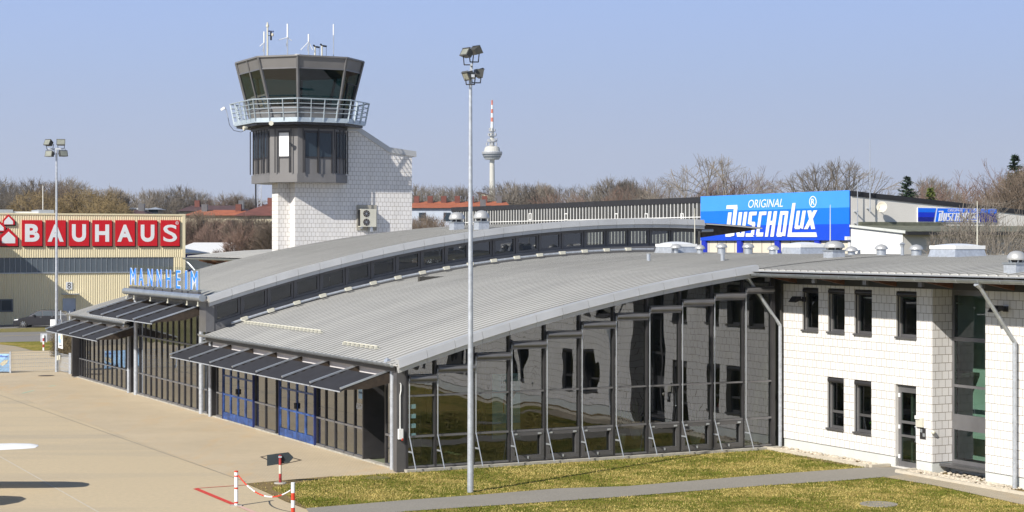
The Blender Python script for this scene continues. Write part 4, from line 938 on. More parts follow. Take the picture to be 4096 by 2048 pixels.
for x,yt,yb,lab,v in ((2779,833,985,'thin lightning rod at the right end of the clerestory',20.5),(3321,819,968,'thin lightning rod in front of the blue banner beside the big roof fan',21),(3909,805,980,'thin lightning rod in front of the small blue sign',20.5)):
    b=onV(x,yb,v); zt=H-(yt-Y0)/F*XZ(v,b[1])[1]; one('lightning_rod',MB().tube((v,b[1],zr(v)),(v,b[1],zt),.028,6,.012),'beige_metal',lab,'rod',(v,b[1],zr(v)),group='lightning rods on the curved roof')
one('gutter_outlet',MB().path([onU(2803,923,19.2),onU(2850,921,19.2)],.09,10),'zinc','short gutter stub at the right end of the upper roof','gutter',onU(2803,923,19.2))
# ================================================================== LAMP MASTS
def flood(k_h,k_g,c,yaw,pitch,w=.46,h=.34,d=.22):
    M=Matrix.Translation(c)@Matrix.Rotation(yaw,4,'Z')@Matrix.Rotation(pitch,4,'X')
    P=[(-w/2,-d,-h/2),(w/2,-d,-h/2),(w/2,-d,h/2),(-w/2,-d,h/2),(-w*.36,d*.3,-h*.3),(w*.36,d*.3,-h*.3),(w*.36,d*.3,h*.38),(-w*.36,d*.3,h*.38)]
    k_h.add([M@Vector(p) for p in P],[(0,1,2,3),(7,6,5,4),(0,4,5,1),(1,5,6,2),(2,6,7,3),(3,7,4,0)])
    k_h.add([M@Vector(p) for p in [(-w/2-.02,-d-.02,h/2),(w/2+.02,-d-.02,h/2),(w/2+.02,-d+.05,h/2+.03),(-w/2-.02,-d+.05,h/2+.03)]],[(0,1,2,3)])
    q=.035; k_g.add([M@Vector(p) for p in [(-w/2+q,-d-.004,-h/2+q),(w/2-q,-d-.004,-h/2+q),(w/2-q,-d-.004,h/2-q),(-w/2+q,-d-.004,h/2-q)]],[(0,1,2,3)])
    return M
def mast(lab,base,h,r0,r1,lamps,bar,ls=1.):
    P=thing('lamp_mast',lab,'lamp mast',base,'W',group='floodlight masts')
    x,y,_=base; part('pole',MB().tube((x,y,-.02),(x,y,h),r0,16,r1),'galv',P,smooth=True); part('crossbar',bar,'galv',P)
    for (dx,dy,z,yaw,pitch) in lamps:
        a,g_=MB(),MB(); flood(a,g_,(x+dx,y+dy,z),yaw,pitch,.46*ls,.34*ls,.22*ls); L=part('floodlight',a,'dark_lamp',P); part('lens',g_,'lens',L)
        s=1 if z<h else -1
        part('yoke',MB().beam((x+dx-.2*ls,y+dy,z),(x+dx-.16*ls,y+dy,z+s*.28),.03,.03,(0,1,0)).beam((x+dx+.2*ls,y+dy,z),(x+dx+.16*ls,y+dy,z+s*.28),.03,.03,(0,1,0)).beam((x+dx-.17*ls,y+dy,z+s*.28),(x+dx+.17*ls,y+dy,z+s*.28),.03,.03),'dark_alu',L)
    return P
plain('dark_lamp',(.09,.09,.082),.5,.3,.2,3)
bx_,by_,_=gW(226,1488); zB=lambda y,Z:H-(y-Y0)/F*Z
hB=zB(596,by_); mast('galvanised lamp mast with four floodlights beside the mesh fence at the left',(bx_,by_,0),hB,.085,.05,
 [(-.36,0,zB(576,by_),R(-35),R(-25)),(.25,0,zB(574,by_),R(10),R(-20)),(-.30,0,zB(619,by_),R(-25),R(-15)),(.30,0,zB(618,by_),R(40),R(-15))],
 MB().box(bx_-.45,bx_+.46,by_-.04,by_+.04,hB-.03,hB+.05))
sx,sy=gW(1882,1971)[:2]; sy_=sy; hS=zB(310,sy)
mp=mast('tall galvanised lamp mast rising from the lawn in front of the glass gable',(sx,sy,0),hS,.092,.045,
 [(-.06,-.05,zB(220,sy),R(-50),R(-30)),(.10,.2,zB(205,sy),R(130),R(-30)),(.0,-.15,zB(300,sy),R(-60),R(25)),(.16,.1,zB(290,sy),R(110),R(10))],
 MB().box(sx-.08,sx+.12,sy-.3,sy+.3,hS-.02,hS+.06).beam((sx,sy,hS),(sx+.03,sy,zB(262,sy)),.08,.08,(0,1,0)).beam((sx+.03,sy-.25,zB(262,sy)),(sx+.03,sy+.3,zB(262,sy)),.06,.06),.72)
q1=gW(201,1488);q2=gW(246,1488); Zm=by_+.15
one('notice_board',MB().box((201-CX)/F*Zm,(246-CX)/F*Zm,Zm,Zm+.03,zB(1311,Zm),zB(1278,Zm)),'sign_white','blank white board fixed behind the left lamp mast','board',(bx_,Zm,zB(1311,Zm)),'W')
P=thing('mast_junction_box','small cream junction boxes with cables on the foot of the left lamp mast','junction box',(bx_+.15,by_-.1,1.),'W')
part('box',MB().box((230-CX)/F*by_,(236-CX)/F*by_,by_-.14,by_-.04,zB(1440,by_),zB(1422,by_)).box((237-CX)/F*by_,(243-CX)/F*by_,by_-.12,by_-.02,zB(1438,by_),zB(1420,by_)),'beige_metal',P)
part('cable',MB().path([(bx_+.1,by_-.1,zB(1420,by_)),(bx_+.12,by_-.1,zB(1405,by_)),(bx_,by_-.1,zB(1400,by_))],.012,5),'black',P)
# ================================================================== TAN WAREHOUSE
UH=104.3
hp=lambda x,y:onU(x*.3416,820+y*.3416,UH)
vR=onU(739.6,900,UH)[0]; zT=onU(739.6,857,UH)[2]; vL=-12.
HG=thing('warehouse','tan ribbed metal warehouse with a dark window band','warehouse',(vR,UH,0))
def ribs(v0,v1,z0,z1,p=.195,d=.045):
    mb=MB(); V=[]; v=v0
    while v<v1-.02:
        for dv,du in ((0,0),(.035,-d),(.125,-d),(.16,0)):
            if v+dv<=v1: V.append((v+dv,UH+du))
        v+=p
    V.append((v1,UH)); 
    mb.add([(a,b,z0) for a,b in V]+[(a,b,z1) for a,b in V],[(i,i+1,len(V)+i+1,len(V)+i) for i in range(len(V)-1)]); return mb
zb1=hp(1500,612)[2]; zb0=hp(1500,782)[2]; vW=hp(2035,700)[0]
part('upper_cladding',ribs(vL,vR,zb1,zT-.12),'cladding',HG); part('lower_cladding',ribs(vL,vW,0,zb0),'cladding',HG); part('corner_cladding',ribs(vW+.0,vR,0,zb1-.01),'cladding',HG)
part('roof_trim',MB().box(vL,vR+.03,UH-.09,UH+.5,zT-.13,zT),'cladding',HG); part('corner_trim',MB().box(vR-.25,vR+.02,UH-.07,UH-.05,0,zT-.14),'cladding',HG)
part('rear_volume',MB().box(vL,vR,UH+.05,UH+13,0,zT-.05),'cladding',HG)
part('band_sill',MB().box(vL,vW,UH-.12,UH+.02,zb0-.09,zb0),'light_alu',HG)
n=int((vW-vL)/.46)
for i in range(n):
    a=vW-.46*(i+1); w_=part('band_window',MB().quad((a+.015,UH+.03,zb0),(a+.445,UH+.03,zb0),(a+.445,UH+.03,zb1),(a+.015,UH+.03,zb1)),'hangar_blue_grey',HG)
    part('mullion',MB().box(a-.012,a+.012,UH-.0,UH+.04,zb0,zb1),'light_alu',w_)
# brace seen in band
# projecting wing outside the frame that shades the wall
A_=onU(41,991,UH); vw=A_[0]-(9.4-A_[2])/.785
part('projecting_wing',MB().box(vw-14,vw,UH-5.3,UH-.1,0,9.4),'cladding',HG)
d0=onU(251,1300,UH-.05);d1=onU(302,1193,UH-.05)
D=part('door',MB().box(d0[0],d1[0],UH-.09,UH-.05,0,d1[2]),'house_blue',HG); part('handle',MB().box(d1[0]-.15,d1[0]-.08,UH-.12,UH-.095,1.0,1.25),'black',D)
c0=onU(246,1178,UH-.05);c1=onU(312,1175,UH-.05); part('door_canopy',MB().box(c0[0],c1[0],UH-.75,UH-.05,c1[2]-.04,c1[2]+.03),'light_alu',HG)
a=onU(-30,1248,UH);b=onU(51,1196,UH); wf=part('window',MB().box(a[0],b[0],UH-.06,UH-.05,a[2],b[2]),'glass_far',HG)
k=MB().box(a[0],b[0],UH-.11,UH-.06,b[2]-.1,b[2]).box(a[0],b[0],UH-.11,UH-.06,a[2],a[2]+.12).box(b[0]-.12,b[0],UH-.112,UH-.06,a[2]+.12,b[2]-.1).box(b[0]-1.05,b[0]-.95,UH-.112,UH-.06,a[2]+.12,b[2]-.1); part('frame',k,'blue_grey',wf) if False else part('frame',k,'hangar_blue_grey',wf)
# number plate 8
a=onU(264,1158,UH-.1);b=onU(289,1128,UH-.1); P=thing('number_plate','white square plate with the number 8 on the tan warehouse wall','sign',(a[0],UH,a[2]))
part('plate',MB().box(a[0],b[0],UH-.10,UH-.06,a[2],b[2]),'sign_white',P); a=onU(269.5,1154.5,UH-.1);b=onU(283.5,1130.5,UH-.1)
k=MB(); text_on(k,'8',(a[0],UH-.103,a[2]),(b[0],UH-.103,a[2]),(b[0],UH-.103,b[2]),(a[0],UH-.103,b[2]),(0,-1,0),.006); part('numeral',k,'black',P)
# roof boxes
a=onU(0,838,UH+3);b=onU(52,851,UH+3); one('roof_box',MB().box(onU(-60,838,UH+3)[0],b[0],UH+3,UH+6,zT-.1,a[2]),'light_alu','grey plant box on the warehouse roof at the left edge','roof unit',(b[0],UH+3,zT))
a=onU(155,839,UH+3);b=onU(217,851,UH+3); one('roof_box',MB().box(a[0],b[0],UH+3,UH+6,zT-.1,a[2]),'light_alu','grey plant box on the warehouse roof near the lamp mast','roof unit',(a[0],UH+3,zT))
a=onU(52,846,UH+3.5);b=onU(155,851,UH+3.5); one('roof_light_strip',MB().box(a[0],b[0],UH+3.5,UH+6,zT-.1,a[2]),'white_paint','low white rooflight strip between two grey roof boxes','rooflight',(a[0],UH+3,zT))
# red letter boxes
SGN=thing('letter_sign','big red letter boxes spelling BAUHAUS with a red house emblem on the warehouse','sign',(10,UH,8))
bxs=[(257,495),(537,770),(808,1043),(1082,1313),(1352,1580),(1617,1842),(1882,2103)]
gly=[(292,462,222,430),(558,745,228,430),(842,1007,225,432),(1113,1278,228,430),(1375,1553,230,430),(1648,1808,230,432),(1912,2073,230,432)]
hq=lambda x,y,u:(lambda p:(p[0],u,p[2]))(onU(x*.3416,820+y*.3416,UH-.2))
for (x0,x1),(a,b,c,d),ch in zip(bxs,gly,'BAUHAUS'):
    y0,y1=(178,480); p=hq(x0,y1,0);q=hq(x1,y0,0)
    bx0=part('letter_box',MB().box(p[0],q[0],UH-.20,UH-.12,p[2],q[2]),'red',SGN)
    part('black_plate',MB().box(p[0]+.10,q[0]+.10,UH-.119,UH-.05,p[2]-.09,q[2]-.10),'black',bx0)  # black plate set right and down behind the red box
    P0,P1,P2,P3=hq(a,d,UH-.203),hq(b,d,UH-.203),hq(b,c,UH-.203),hq(a,c,UH-.203)
    k=MB(); text_on(k,ch,P0,P1,P2,P3,(0,-1,0),.01,.04 if ch!='S' else .012); part('letter',k,'sign_white',bx0)
    if ch=='S':
        k=MB(); cc=hq(2073,210,UH-.21); k.add([(cc[0]+r*math.cos(t),UH-.21,cc[2]+r*math.sin(t)) for r in (.145,.115) for t in [2*math.pi*i/20 for i in range(20)]],[(i,(i+1)%20,20+(i+1)%20,20+i) for i in range(20)])
        text_on(k,'R',(cc[0]-.05,UH-.211,cc[2]-.075),(cc[0]+.06,UH-.211,cc[2]-.075),(cc[0]+.06,UH-.211,cc[2]+.075),(cc[0]-.05,UH-.211,cc[2]+.075),(0,-1,0),.004,.02); part('registered_mark',k,'sign_white',bx0)
for red,wh in (([(100,108),(30,178),(30,232),(172,232),(172,180)],[(100,135),(48,190),(48,226),(152,226),(152,190)]),
               ([(100,268),(-12,368),(-12,480),(210,480),(210,378)],[(100,310),(22,385),(22,448),(178,448),(178,385)]),
               ([(-20,170),(-95,240),(-95,312),(52,312),(72,262)],[(-20,205),(-70,255),(-70,300),(42,300),(42,262)])):
    off=.0 if red[0][1]!=170 else .02
    hb=part('house_emblem',MB().prism([hq(x,y,UH-.20-off) for x,y in red],(0,.08,0)),'red',SGN); part('black_plate',MB().prism([(lambda p:(p[0]+.10,p[1],p[2]-.09))(hq(x,y,UH-.115)) for x,y in red],(0,.06,0)),'black',hb)
    part('house_face',MB().prism([hq(x,y,UH-.207-off) for x,y in wh],(0,.006,0)),'sign_white',hb)
# ================================================================== COMPANY BUILDING WITH BLUE BANNER
VD=42.46; UD=33.19
CB=thing('factory_hall','long low factory hall with glass strip facade, black roof edge and pale gable wall','building',(VD,UD,0))
e=onU(4096,842,UD); ve=e[0]; zz_=lambda v:9.95-(v-VD)*(9.95-e[2])/(ve-VD)
vE=VD+26
part('gable_wall',MB().prism([(VD,UD,0),(vE,UD,0),(vE,UD,zz_(vE)),(VD,UD,9.93)],(0,.3,0)),'plaster',CB)
part('gable_trim',MB().prism([(VD-.02,UD-.05,9.70),(vE,UD-.05,zz_(vE)-.25),(vE,UD-.05,zz_(vE)+.03),(VD-.02,UD-.05,10.0)],(0,.3,0)),'tar_edge',CB)
part('roof',MB().prism([(VD,UD,9.9),(vE,UD,zz_(vE)-.03),(vE,UD,zz_(vE)-.2),(VD,UD,9.7)],(0,55,0)),'tar_edge',CB)
part('base_wall',MB().box(VD+.05,VD+.3,UD+.3,88,0,9.7),'cream_panel',CB)
part('roof_edge',MB().box(VD-.06,VD+.3,48.9,88.1,9.62,10.0),'tar_edge',CB)
zrail=onV(2300,880,VD)[2]; zlow=onV(2300,897,VD)[2]
part('glass_strip',MB().box(VD+.0,VD+.04,48.9,88,6.4,9.62),'profilit',CB)
k=MB(); u=49.1
while u<88: k.box(VD-.03,VD-.001,u-.025,u+.025,6.4,9.62); u+=.47
o=part('glazing_bar',k,'white_paint',CB); k=MB().box(VD-.05,VD-.031,48.9,88,zrail-.03,zrail+.03); part('rail',k,'white_paint',CB)
for x in (2123,2267,2468,2588,2731):
    a=onV(x-6,881,VD);b=onV(x+6,853,VD); u0,u1=sorted((a[1],b[1])); k=MB().box(VD-.07,VD-.035,u0,u1,b[2]-.07,b[2]).box(VD-.07,VD-.035,u0,u1,a[2],a[2]+.06).box(VD-.068,VD-.036,u0,u0+.07,a[2]+.06,b[2]-.07).box(VD-.068,VD-.036,u1-.07,u1,a[2]+.06,b[2]-.07); part('vent_window',k,'white_paint',CB)
for x in (2820,2962,3113,3273):
    a=onV(x,990,VD); part('blue_post',MB().box(VD-.12,VD+.04,a[1]-.24,a[1]+.24,0,7.2),'blue_post',CB)
k=MB()
for i in range(16): k.box(VD+.035,VD+.049,34.2+i*1.0,34.23+i*1.0,0,7.2)
part('panel_joint',k,'wood_dark',CB)
# annex
part('annex_wall',MB().box(VD+.02,vE,28.6,UD-.002,0,7.58),'plaster_dull',CB); part('annex_side_wall',MB().prism([(VD,28.58,0),(VD,UD,0),(VD,UD,7.93),(VD,28.58,7.6)],(.018,0,0)),'white_paint',CB)  # annex side painted whiter than the front: its sunlight put into the colour
part('annex_roof',MB().prism([(VD-.1,28.2,7.56),(VD-.1,UD-.01,7.95),(VD-.1,UD-.01,8.01),(VD-.1,28.2,7.64)],(vE-VD,0,0)),'mossy',CB)
part('annex_gutter',MB().box(VD-.12,vE,28.02,28.2,7.42,7.6),'tar_edge',CB); part('annex_edge',MB().prism([(VD-.14,28.2,7.5),(VD-.14,UD-.01,7.9),(VD-.14,UD-.01,8.03),(VD-.14,28.2,7.66)],(.035,0,0)),'plinth',CB)
part('annex_upstand',MB().box(VD+.5,onU(3770,900,UD)[0],UD-.3,UD-.002,7.9,8.2),'mossy',CB)
# banner
BN=thing('company_banner','large blue three-tone wall banner with white lettering ORIGINAL DUSCHOLUX','sign',(VD,UD,8))
LO,HI=7.13,10.03; L3=(HI-LO)/3
bp=lambda x,y,o:(lambda p:(VD-o,p[1],p[2]))(onV(2800+x*.2407,750+y*.2407,VD))
uL=onV(2810.5,800,VD)[1]
z1=bp(2500,330,0)[2]; z2=bp(2500,605,0)[2]
for z0_,z1_,mt in ((LO,z2,'ban_c'),(z2,z1,'ban_b'),(z1,HI,'ban_a')): part('banner_stripe',MB().box(VD-.16,VD-.1,UD-.02,uL,z0_,z1_),mt,BN)
Lq={'D':[[(485,297),(660,290),(666,357),(480,357)],[(605,357),(667,330),(610,800),(550,815)],[(513,415),(570,412),(527,815),(465,815)],[(468,760),(560,760),(553,818),(465,818)]],
'U':[[(690,412),(745,408),(702,760),(650,760)],[(777,408),(830,404),(775,818),(722,818)],[(648,760),(728,760),(722,818),(660,818)]],
'S':[[(870,405),(990,400),(980,462),(900,465)],[(862,412),(912,405),(893,628),(838,600)],[(893,570),(955,572),(960,628),(893,628)],[(912,628),(962,600),(940,795),(890,760)],[(808,762),(890,762),(935,818),(803,818)]],
'C':[[(1075,400),(1150,398),(1142,458),(1070,460)],[(1030,402),(1075,402),(1030,748),(972,800)],[(1022,748),(1097,746),(1088,815),(975,815)]],
'H':[[(1180,398),(1235,396),(1172,818),(1122,818)],[(1213,555),(1250,555),(1242,622),(1203,622)],[(1272,396),(1327,392),(1268,818),(1212,818)]],
'O':[[(1380,392),(1422,395),(1374,800),(1312,800)],[(1420,392),(1475,392),(1460,450),(1412,455)],[(1465,392),(1515,395),(1460,810),(1405,800)],[(1325,748),(1410,748),(1405,818),(1322,818)]],
'L':[[(1580,260),(1633,257),(1555,820),(1495,818)],[(1563,748),(1972,745),(1988,822),(1553,820)]],
'u':[[(1655,388),(1707,386),(1668,660),(1612,680)],[(1750,386),(1805,384),(1755,690),(1700,670)],[(1668,632),(1702,632),(1700,692),(1620,692)]],
'X':[[(1828,384),(1890,382),(1955,690),(1895,692)],[(1930,382),(1995,378),(1835,692),(1772,692)]]}
def letters(mapper,parent,o0):
    for ch,qs in Lq.items():
        k=MB()
        for j,q in enumerate(qs):
            P_=[mapper(x,y,o0+.002*j) for x,y in q]; P2=[mapper(x,y,o0-.02) for x,y in q]
            k.add(P_+P2,[(0,1,2,3),(0,4,5,1),(1,5,6,2),(2,6,7,3),(3,7,4,0)])
        part('letter',k,'sign_white',parent)
letters(bp,BN,.20)
def wordmark(mapper,parent,nrm,o):
    k=MB(); text_on(k,'ORIGINAL',mapper(832,340,o),mapper(1412,322,o),mapper(1440,185,o),mapper(850,205,o),nrm,.006,-.0); part('small_wordmark',k,'sign_white',parent)
    k=MB(); n=24; ring_=lambda rx,ry:[mapper(1914+rx*math.cos(2*math.pi*i/n),237+ry*math.sin(2*math.pi*i/n),o) for i in range(n)]
    k.add(ring_(62,96)+ring_(49,80),[(i,(i+1)%n,n+(i+1)%n,n+i) for i in range(n)]); text_on(k,'R',mapper(1884,290,o),mapper(1945,288,o),mapper(1945,185,o),mapper(1888,188,o),nrm,.006,.015); part('registered_mark',k,'sign_white',parent)
wordmark(bp,BN,(-1,0,0),.17)
# small sign on gable
SS=thing('small_company_sign','small blue striped sign with white lettering ORIGINAL DUSCHOLUX on the pale gable','sign',(VD+8,UD,8.5))
sp=lambda x,y,o:(lambda p:(p[0],UD-o,p[2]))(onU(3640+x*.1436,800+y*.1436,UD))
s2=lambda x,y,o:sp(765+(x-465)*.698-(0),300+(y-290)*.545,o)
part('panel',MB().prism([sp(195,210,.06),sp(2390,245,.06),sp(2390,640,.06),sp(195,625,.06)],(0,.05,0)),'sign_white',SS)
def stp(nm,pts,mt): part(nm,MB().prism([sp(x,y,.08) for x,y in pts],(0,.018,0)),mt,SS)
stp('stripe',[(203,220),(700,228),(678,345),(203,340)],'ban_b'); stp('stripe',[(203,341),(677,346),(655,480),(203,475)],'ban_d'); stp('stripe',[(203,476),(654,481),(632,603),(203,598)],'ban_e')
stp('field',[(745,230),(1880,245),(1880,612),(685,603)],'ban_b'); stp('stripe',[(1925,250),(2385,255),(2385,370),(1925,368)],'ban_b'); stp('stripe',[(1925,369),(2385,371),(2385,625),(1925,618)],'ban_e')
letters(s2,SS,.10); wordmark(s2,SS,(0,-1,0),.085)
# dish and masts on the gable
c=onU(3503,828,UD); P=thing('satellite_dish','round white satellite dish on the pale gable wall','satellite dish',(c[0],UD,c[2]))
n_=Vector((-.75,-.62,.18)).normalized(); cc=Vector((c[0],UD-.55,c[2])); a_=n_.orthogonal().normalized(); b_=n_.cross(a_); k=MB(); V=[];nn=20
for r,dp in ((0.02,.1),(.17,.07),(.29,.0),(.31,.0)):
    for i in range(nn): t=2*math.pi*i/nn; V.append(cc-n_*dp+a_*r*math.cos(t)+b_*r*math.sin(t))
k.add(V,[(j*nn+i,j*nn+(i+1)%nn,(j+1)*nn+(i+1)%nn,(j+1)*nn+i) for j in range(3) for i in range(nn)]); part('reflector',k,'cream_panel',P)
part('arm',MB().tube(cc-n_*.1,(c[0]+.1,UD-.02,c[2]-.1),.025,6).tube(cc-b_*.3,cc+n_*.35-b_*.05,.015,6),'light_alu',P)
def pole(lab,x,yt,yb,u,r,extra=False):
    b=onU(x,yb,u); t_=onU(x,yt,u); P=thing('radio_mast',lab,'mast',(b[0],u,b[2]),group='radio masts on the pale gable')
    part('pole',MB().tube(b,t_,r,6,r*.5),'galv',P)
    k=MB()
    for f in (.05,.3): z=b[2]+(t_[2]-b[2])*f; k.box(b[0]-.04,b[0]+.04,u-.03,UD,z,z+.05)
    if extra: z=onU(x,740,u)[2]; k.tube((b[0],u,z),(b[0]-.3,u,z-.2),.02,5).tube((b[0],u,z),(b[0]+.3,u,z-.2),.02,5)
    part('bracket',k,'galv',P)
pole('tallest thin radio mast on the pale gable near the dish',3480,560,849,UD-.3,.035); pole('short radio mast with arms at the corner of the pale gable',3430,716,903,UD-.3,.035,True)
P=thing('wall_spotlight','white spotlight on a pole at the lower right corner of the blue banner','floodlight',onU(3400,960,32)); q=onU(3392,953,32); part('head',MB().box(q[0]-.16,q[0]+.16,31.9,32.1,q[2]-.1,q[2]+.1),'white_paint',P); part('pole',MB().tube((q[0]+.2,32,5),(q[0]+.2,32,q[2]),.03,6),'galv',P)
# ================================================================== FENCE, SIGNS, BOLLARDS
def wf(x,y,z=0): return gW(x,y,z)
F0=Vector(wf(-420,1508)); F1=Vector(wf(218,1485)); hF=1.06
FN=thing('mesh_fence','low galvanised wire mesh fence across the far edge of the apron','fence',tuple(F0),'W')
d=(F1-F0); L=d.length; du=d.normalized()
k=MB(); n=int(L/.1)
for i in range(n+1): p=F0+du*(i*.1); k.beam(p+Vector((0,0,.06)),p+Vector((0,0,hF)),.008,.008,(0,1,0))
for z in (.1,.3,.5,.7,.9,1.05): k.beam(F0+Vector((0,-.01,z)),F1+Vector((0,-.01,z)),.014,.014)
part('wire_mesh',k,'galv',FN)
for x in (40.5,-130,-300):
    p=Vector(wf(x,1491)); t_=(p-F0).dot(du); p=F0+du*t_; part('post',MB().box(p.x-.04,p.x+.04,p.y-.06,p.y+.02,0,hF+.08),'galv',FN)
P=thing('fence_banner','pale blue advertising banner with the word ending Ohren hung on the mesh fence','banner',tuple(F0),'W')
x0=(-150-CX)/F*95.6; x1=(40-CX)/F*95.6; yb_=95.45
part('sheet',MB().box(x0,x1,yb_,yb_+.02,.06,1.02),'paper_blue',P)
zt=lambda y:zB(y,yb_)
k=MB(); xa=lambda x:(x-CX)/F*yb_
text_on(k,'Ohren',(xa(-9),yb_-.004,zt(1429)),(xa(32),yb_-.004,zt(1429)),(xa(32),yb_-.004,zt(1420)),(xa(-9),yb_-.004,zt(1420)),(0,-1,0),.004,.02); part('banner_text',k,'ban_c',P)
k=MB().prism([(xa(2),yb_-.002,zt(1452)),(xa(20),yb_-.002,zt(1440)),(xa(34),yb_-.002,zt(1440)),(xa(24),yb_-.002,zt(1456)),(xa(10),yb_-.002,zt(1464)),(xa(3),yb_-.002,zt(1460))],(0,-.004,0)); part('picture',k,'yellow_soft',P) if False else part('picture',k,'cladding',P)
G0=Vector(wf(236,1486)); G1=Vector(wf(278,1496)); P=thing('mesh_gate','short mesh gate panel with a strong post between lamp mast and terminal','gate',tuple(G0),'W')
d=(G1-G0); L=d.length; du=d.normalized(); k=MB()
for i in range(int(L/.08)+1): p=G0+du*(i*.08); k.beam(p+Vector((0,0,.06)),p+Vector((0,0,1.0)),.008,.008,(0,1,0))
for z in (.08,.3,.55,.8,1.0): k.beam(G0+Vector((0,0,z)),G1+Vector((0,0,z)),.014,.014)
part('wire_mesh',k,'galv',P); part('post',MB().box(G1.x-.03,G1.x+.09,G1.y-.05,G1.y+.05,0,1.12),'galv',P); part('post',MB().box(G0.x-.08,G0.x-.02,G0.y-.05,G0.y+.03,0,1.1),'galv',P)
# tall fence behind hedge
a=Vector(((233-CX)/F*114,114,0)); b=Vector(((420-CX)/F*110,110,0)); P=thing('tall_fence','tall galvanised wire fence behind the brown hedge','fence',tuple(a),'W'); d=b-a; L=d.length; du=d.normalized(); k=MB()
for i in range(int(L/.12)): p=a+du*i*.12; k.beam(p,p+Vector((0,0,2.55)),.009,.009,(0,1,0))
for z in (.6,1.2,1.8,2.4): k.beam(a+Vector((0,0,z)),b+Vector((0,0,z)),.016,.016)
part('wire_mesh',k,'galv',P)
for i in range(4): p=a+du*(.3+i*1.1); part('post',MB().box(p.x-.03,p.x+.03,p.y-.03,p.y+.03,0,2.65),'galv',P)
# hedge
k=MB(); rr=random.Random(9); x0,x1=(252-CX)/F*112,(330-CX)/F*110
for i in range(5200):
    p=Vector((rr.uniform(x0,x1),rr.uniform(108.6,110.6),rr.uniform(.0,1.3+.1*math.sin(i)))); dd=Vector((rr.gauss(0,1),rr.gauss(0,1),rr.gauss(.5,1))).normalized()*rr.uniform(.1,.3); s=dd.cross(Vector((rr.random(),1,.3))).normalized()*.012
    k.add([p-s,p+s,p+dd],[(0,1,2)])
hd=thing('hedge','dense brown leafless clipped hedge beside the far end of the terminal','hedge',(x0,109,0),'W'); part('twigs',k,'hedge_brown',hd); part('inner_branches',MB().box(x0+.15,x1,108.9,110.3,0,1.05),'hedge_brown',hd)
P=thing('roadside_poster','narrow white poster with a blue and yellow picture in front of the brown hedge','poster',((242-CX)/F*107,107,.3),'W'); yz=107.
q=lambda x,y:((x-CX)/F*yz,yz,zB(y,yz))
part('board',MB().prism([q(233,1335),q(251,1331),q(251,1396),q(233,1391)],(0,.04,0)),'sign_white',P); part('picture',MB().prism([q(235,1342),q(243,1340),q(243,1370),q(238,1374),(q(235,1365))],(0,-.01,0)),'paper_blue',P); part('emblem',MB().prism([q(243,1340),q(249,1338),q(247,1356),q(242,1358)],(0,-.02,0)),'cladding',P)
part('lettering_block',MB().prism([q(237,1380),q(247,1382),q(247,1385),q(237,1383)],(0,-.012,0)),'wood_dark',P)
k=MB(); p=wf(174,1402); P=thing('marker_post','red and white banded post with a grey square sign plate beside the road','post',p,'W')
def bands(x,y,z0,z1,r,cols,n=10,parent=None,sq=False):
    m=len(cols); 
    for i,c in enumerate(cols):
        a=z0+(z1-z0)*i/m; b=z0+(z1-z0)*(i+1)/m; part('post_band',MB().tube((x,y,a),(x,y,b),r,n),c,parent)
hp_=zB(1340,p[1]); bands(p[0],p[1],0,hp_,.055,['sign_white','rust_red','sign_white','rust_red','sign_white'],8,P); part('sign_plate',MB().box(p[0]-.22,p[0]+.21,p[1]+.08,p[1]+.11,zB(1369,p[1]),zB(1334,p[1])),'galv',P)
# barrier posts with chain
bA=wf(945,2023); bB=wf(1172,2077)
def bollard(p,h,lab,cols):
    P=thing('barrier_post',lab,'bollard',p,'W'); z=0
    for c,f in cols:
        part('post_band',MB().tube((p[0],p[1],z),(p[0],p[1],z+h*f),.05,12),c,P); z+=h*f
    part('foot',MB().box(p[0]-.16,p[0]+.16,p[1]-.12,p[1]+.12,-.01,.02),'concrete',P); return P
bollard(bA,.93,'white chain post with thin red bands and an orange cap at the apron edge',[('sign_white',.07),('pole_red',.05),('sign_white',.36),('pole_red',.05),('sign_white',.30),('pole_red',.04),('sign_white',.09),('pole_red',.04)])
bollard(bB,.93,'red and white barred chain post cut by the bottom edge of the photo',[('sign_white',.12),('pole_red',.2),('sign_white',.2),('pole_red',.2),('sign_white',.28)])
P=thing('barrier_chain','sagging red and white plastic chain between two chain posts','chain',(bA[0],bA[1],.8),'W'); a=Vector((bA[0]+.06,bA[1],.80)); b=Vector((bB[0],bB[1],.78)); n=56
for i in range(n):
    f0,f1=i/n,(i+1)/n; g_=lambda f:a.lerp(b,f)+Vector((0,0,-1.55*f*(1-f)*.95))
    p0,p1=g_(f0),g_(f1); k=MB(); dd=(p1-p0)*.12; k.tube(p0-dd,p1+dd,  .013 if i%2 else .019,6) ; part('chain_link',k,'sign_white' if (i//9)%2 else 'pole_red',P)
# arrow sign
p=wf(1121,1936); P=thing('arrow_sign','dark arrow shaped sign board seen from behind on a rusty red and white post','sign',p,'W')
hh=zB(1820,p[1]); 
for a,b,c in ((0,.36,'rust_red'),(.36,.66,'cream_panel'),(.66,1.,'rust_red')): part('post_band',MB().tube((p[0],p[1],hh*a),(p[0],p[1],hh*b),.042,10),c,P)
part('foot',MB().lathe((p[0],p[1],-.01),[(.2,0),(.17,.06)],12),'concrete',P)
q=lambda x,y,dy=0:((x-CX)/F*(p[1]+.06+dy),p[1]+.06+dy,zB(y,p[1]+.06+dy))
part('board',MB().prism([q(1068,1820),q(1153,1809),q(1172,1827),q(1172,1833),q(1157,1850),q(1068,1864)],(0,.02,0)),'dark_sign',P); part('clamp',MB().box(p[0]-.05,p[0]+.05,p[1]-.05,p[1]+.05,zB(1830,p[1]),zB(1824,p[1])),'galv',P)
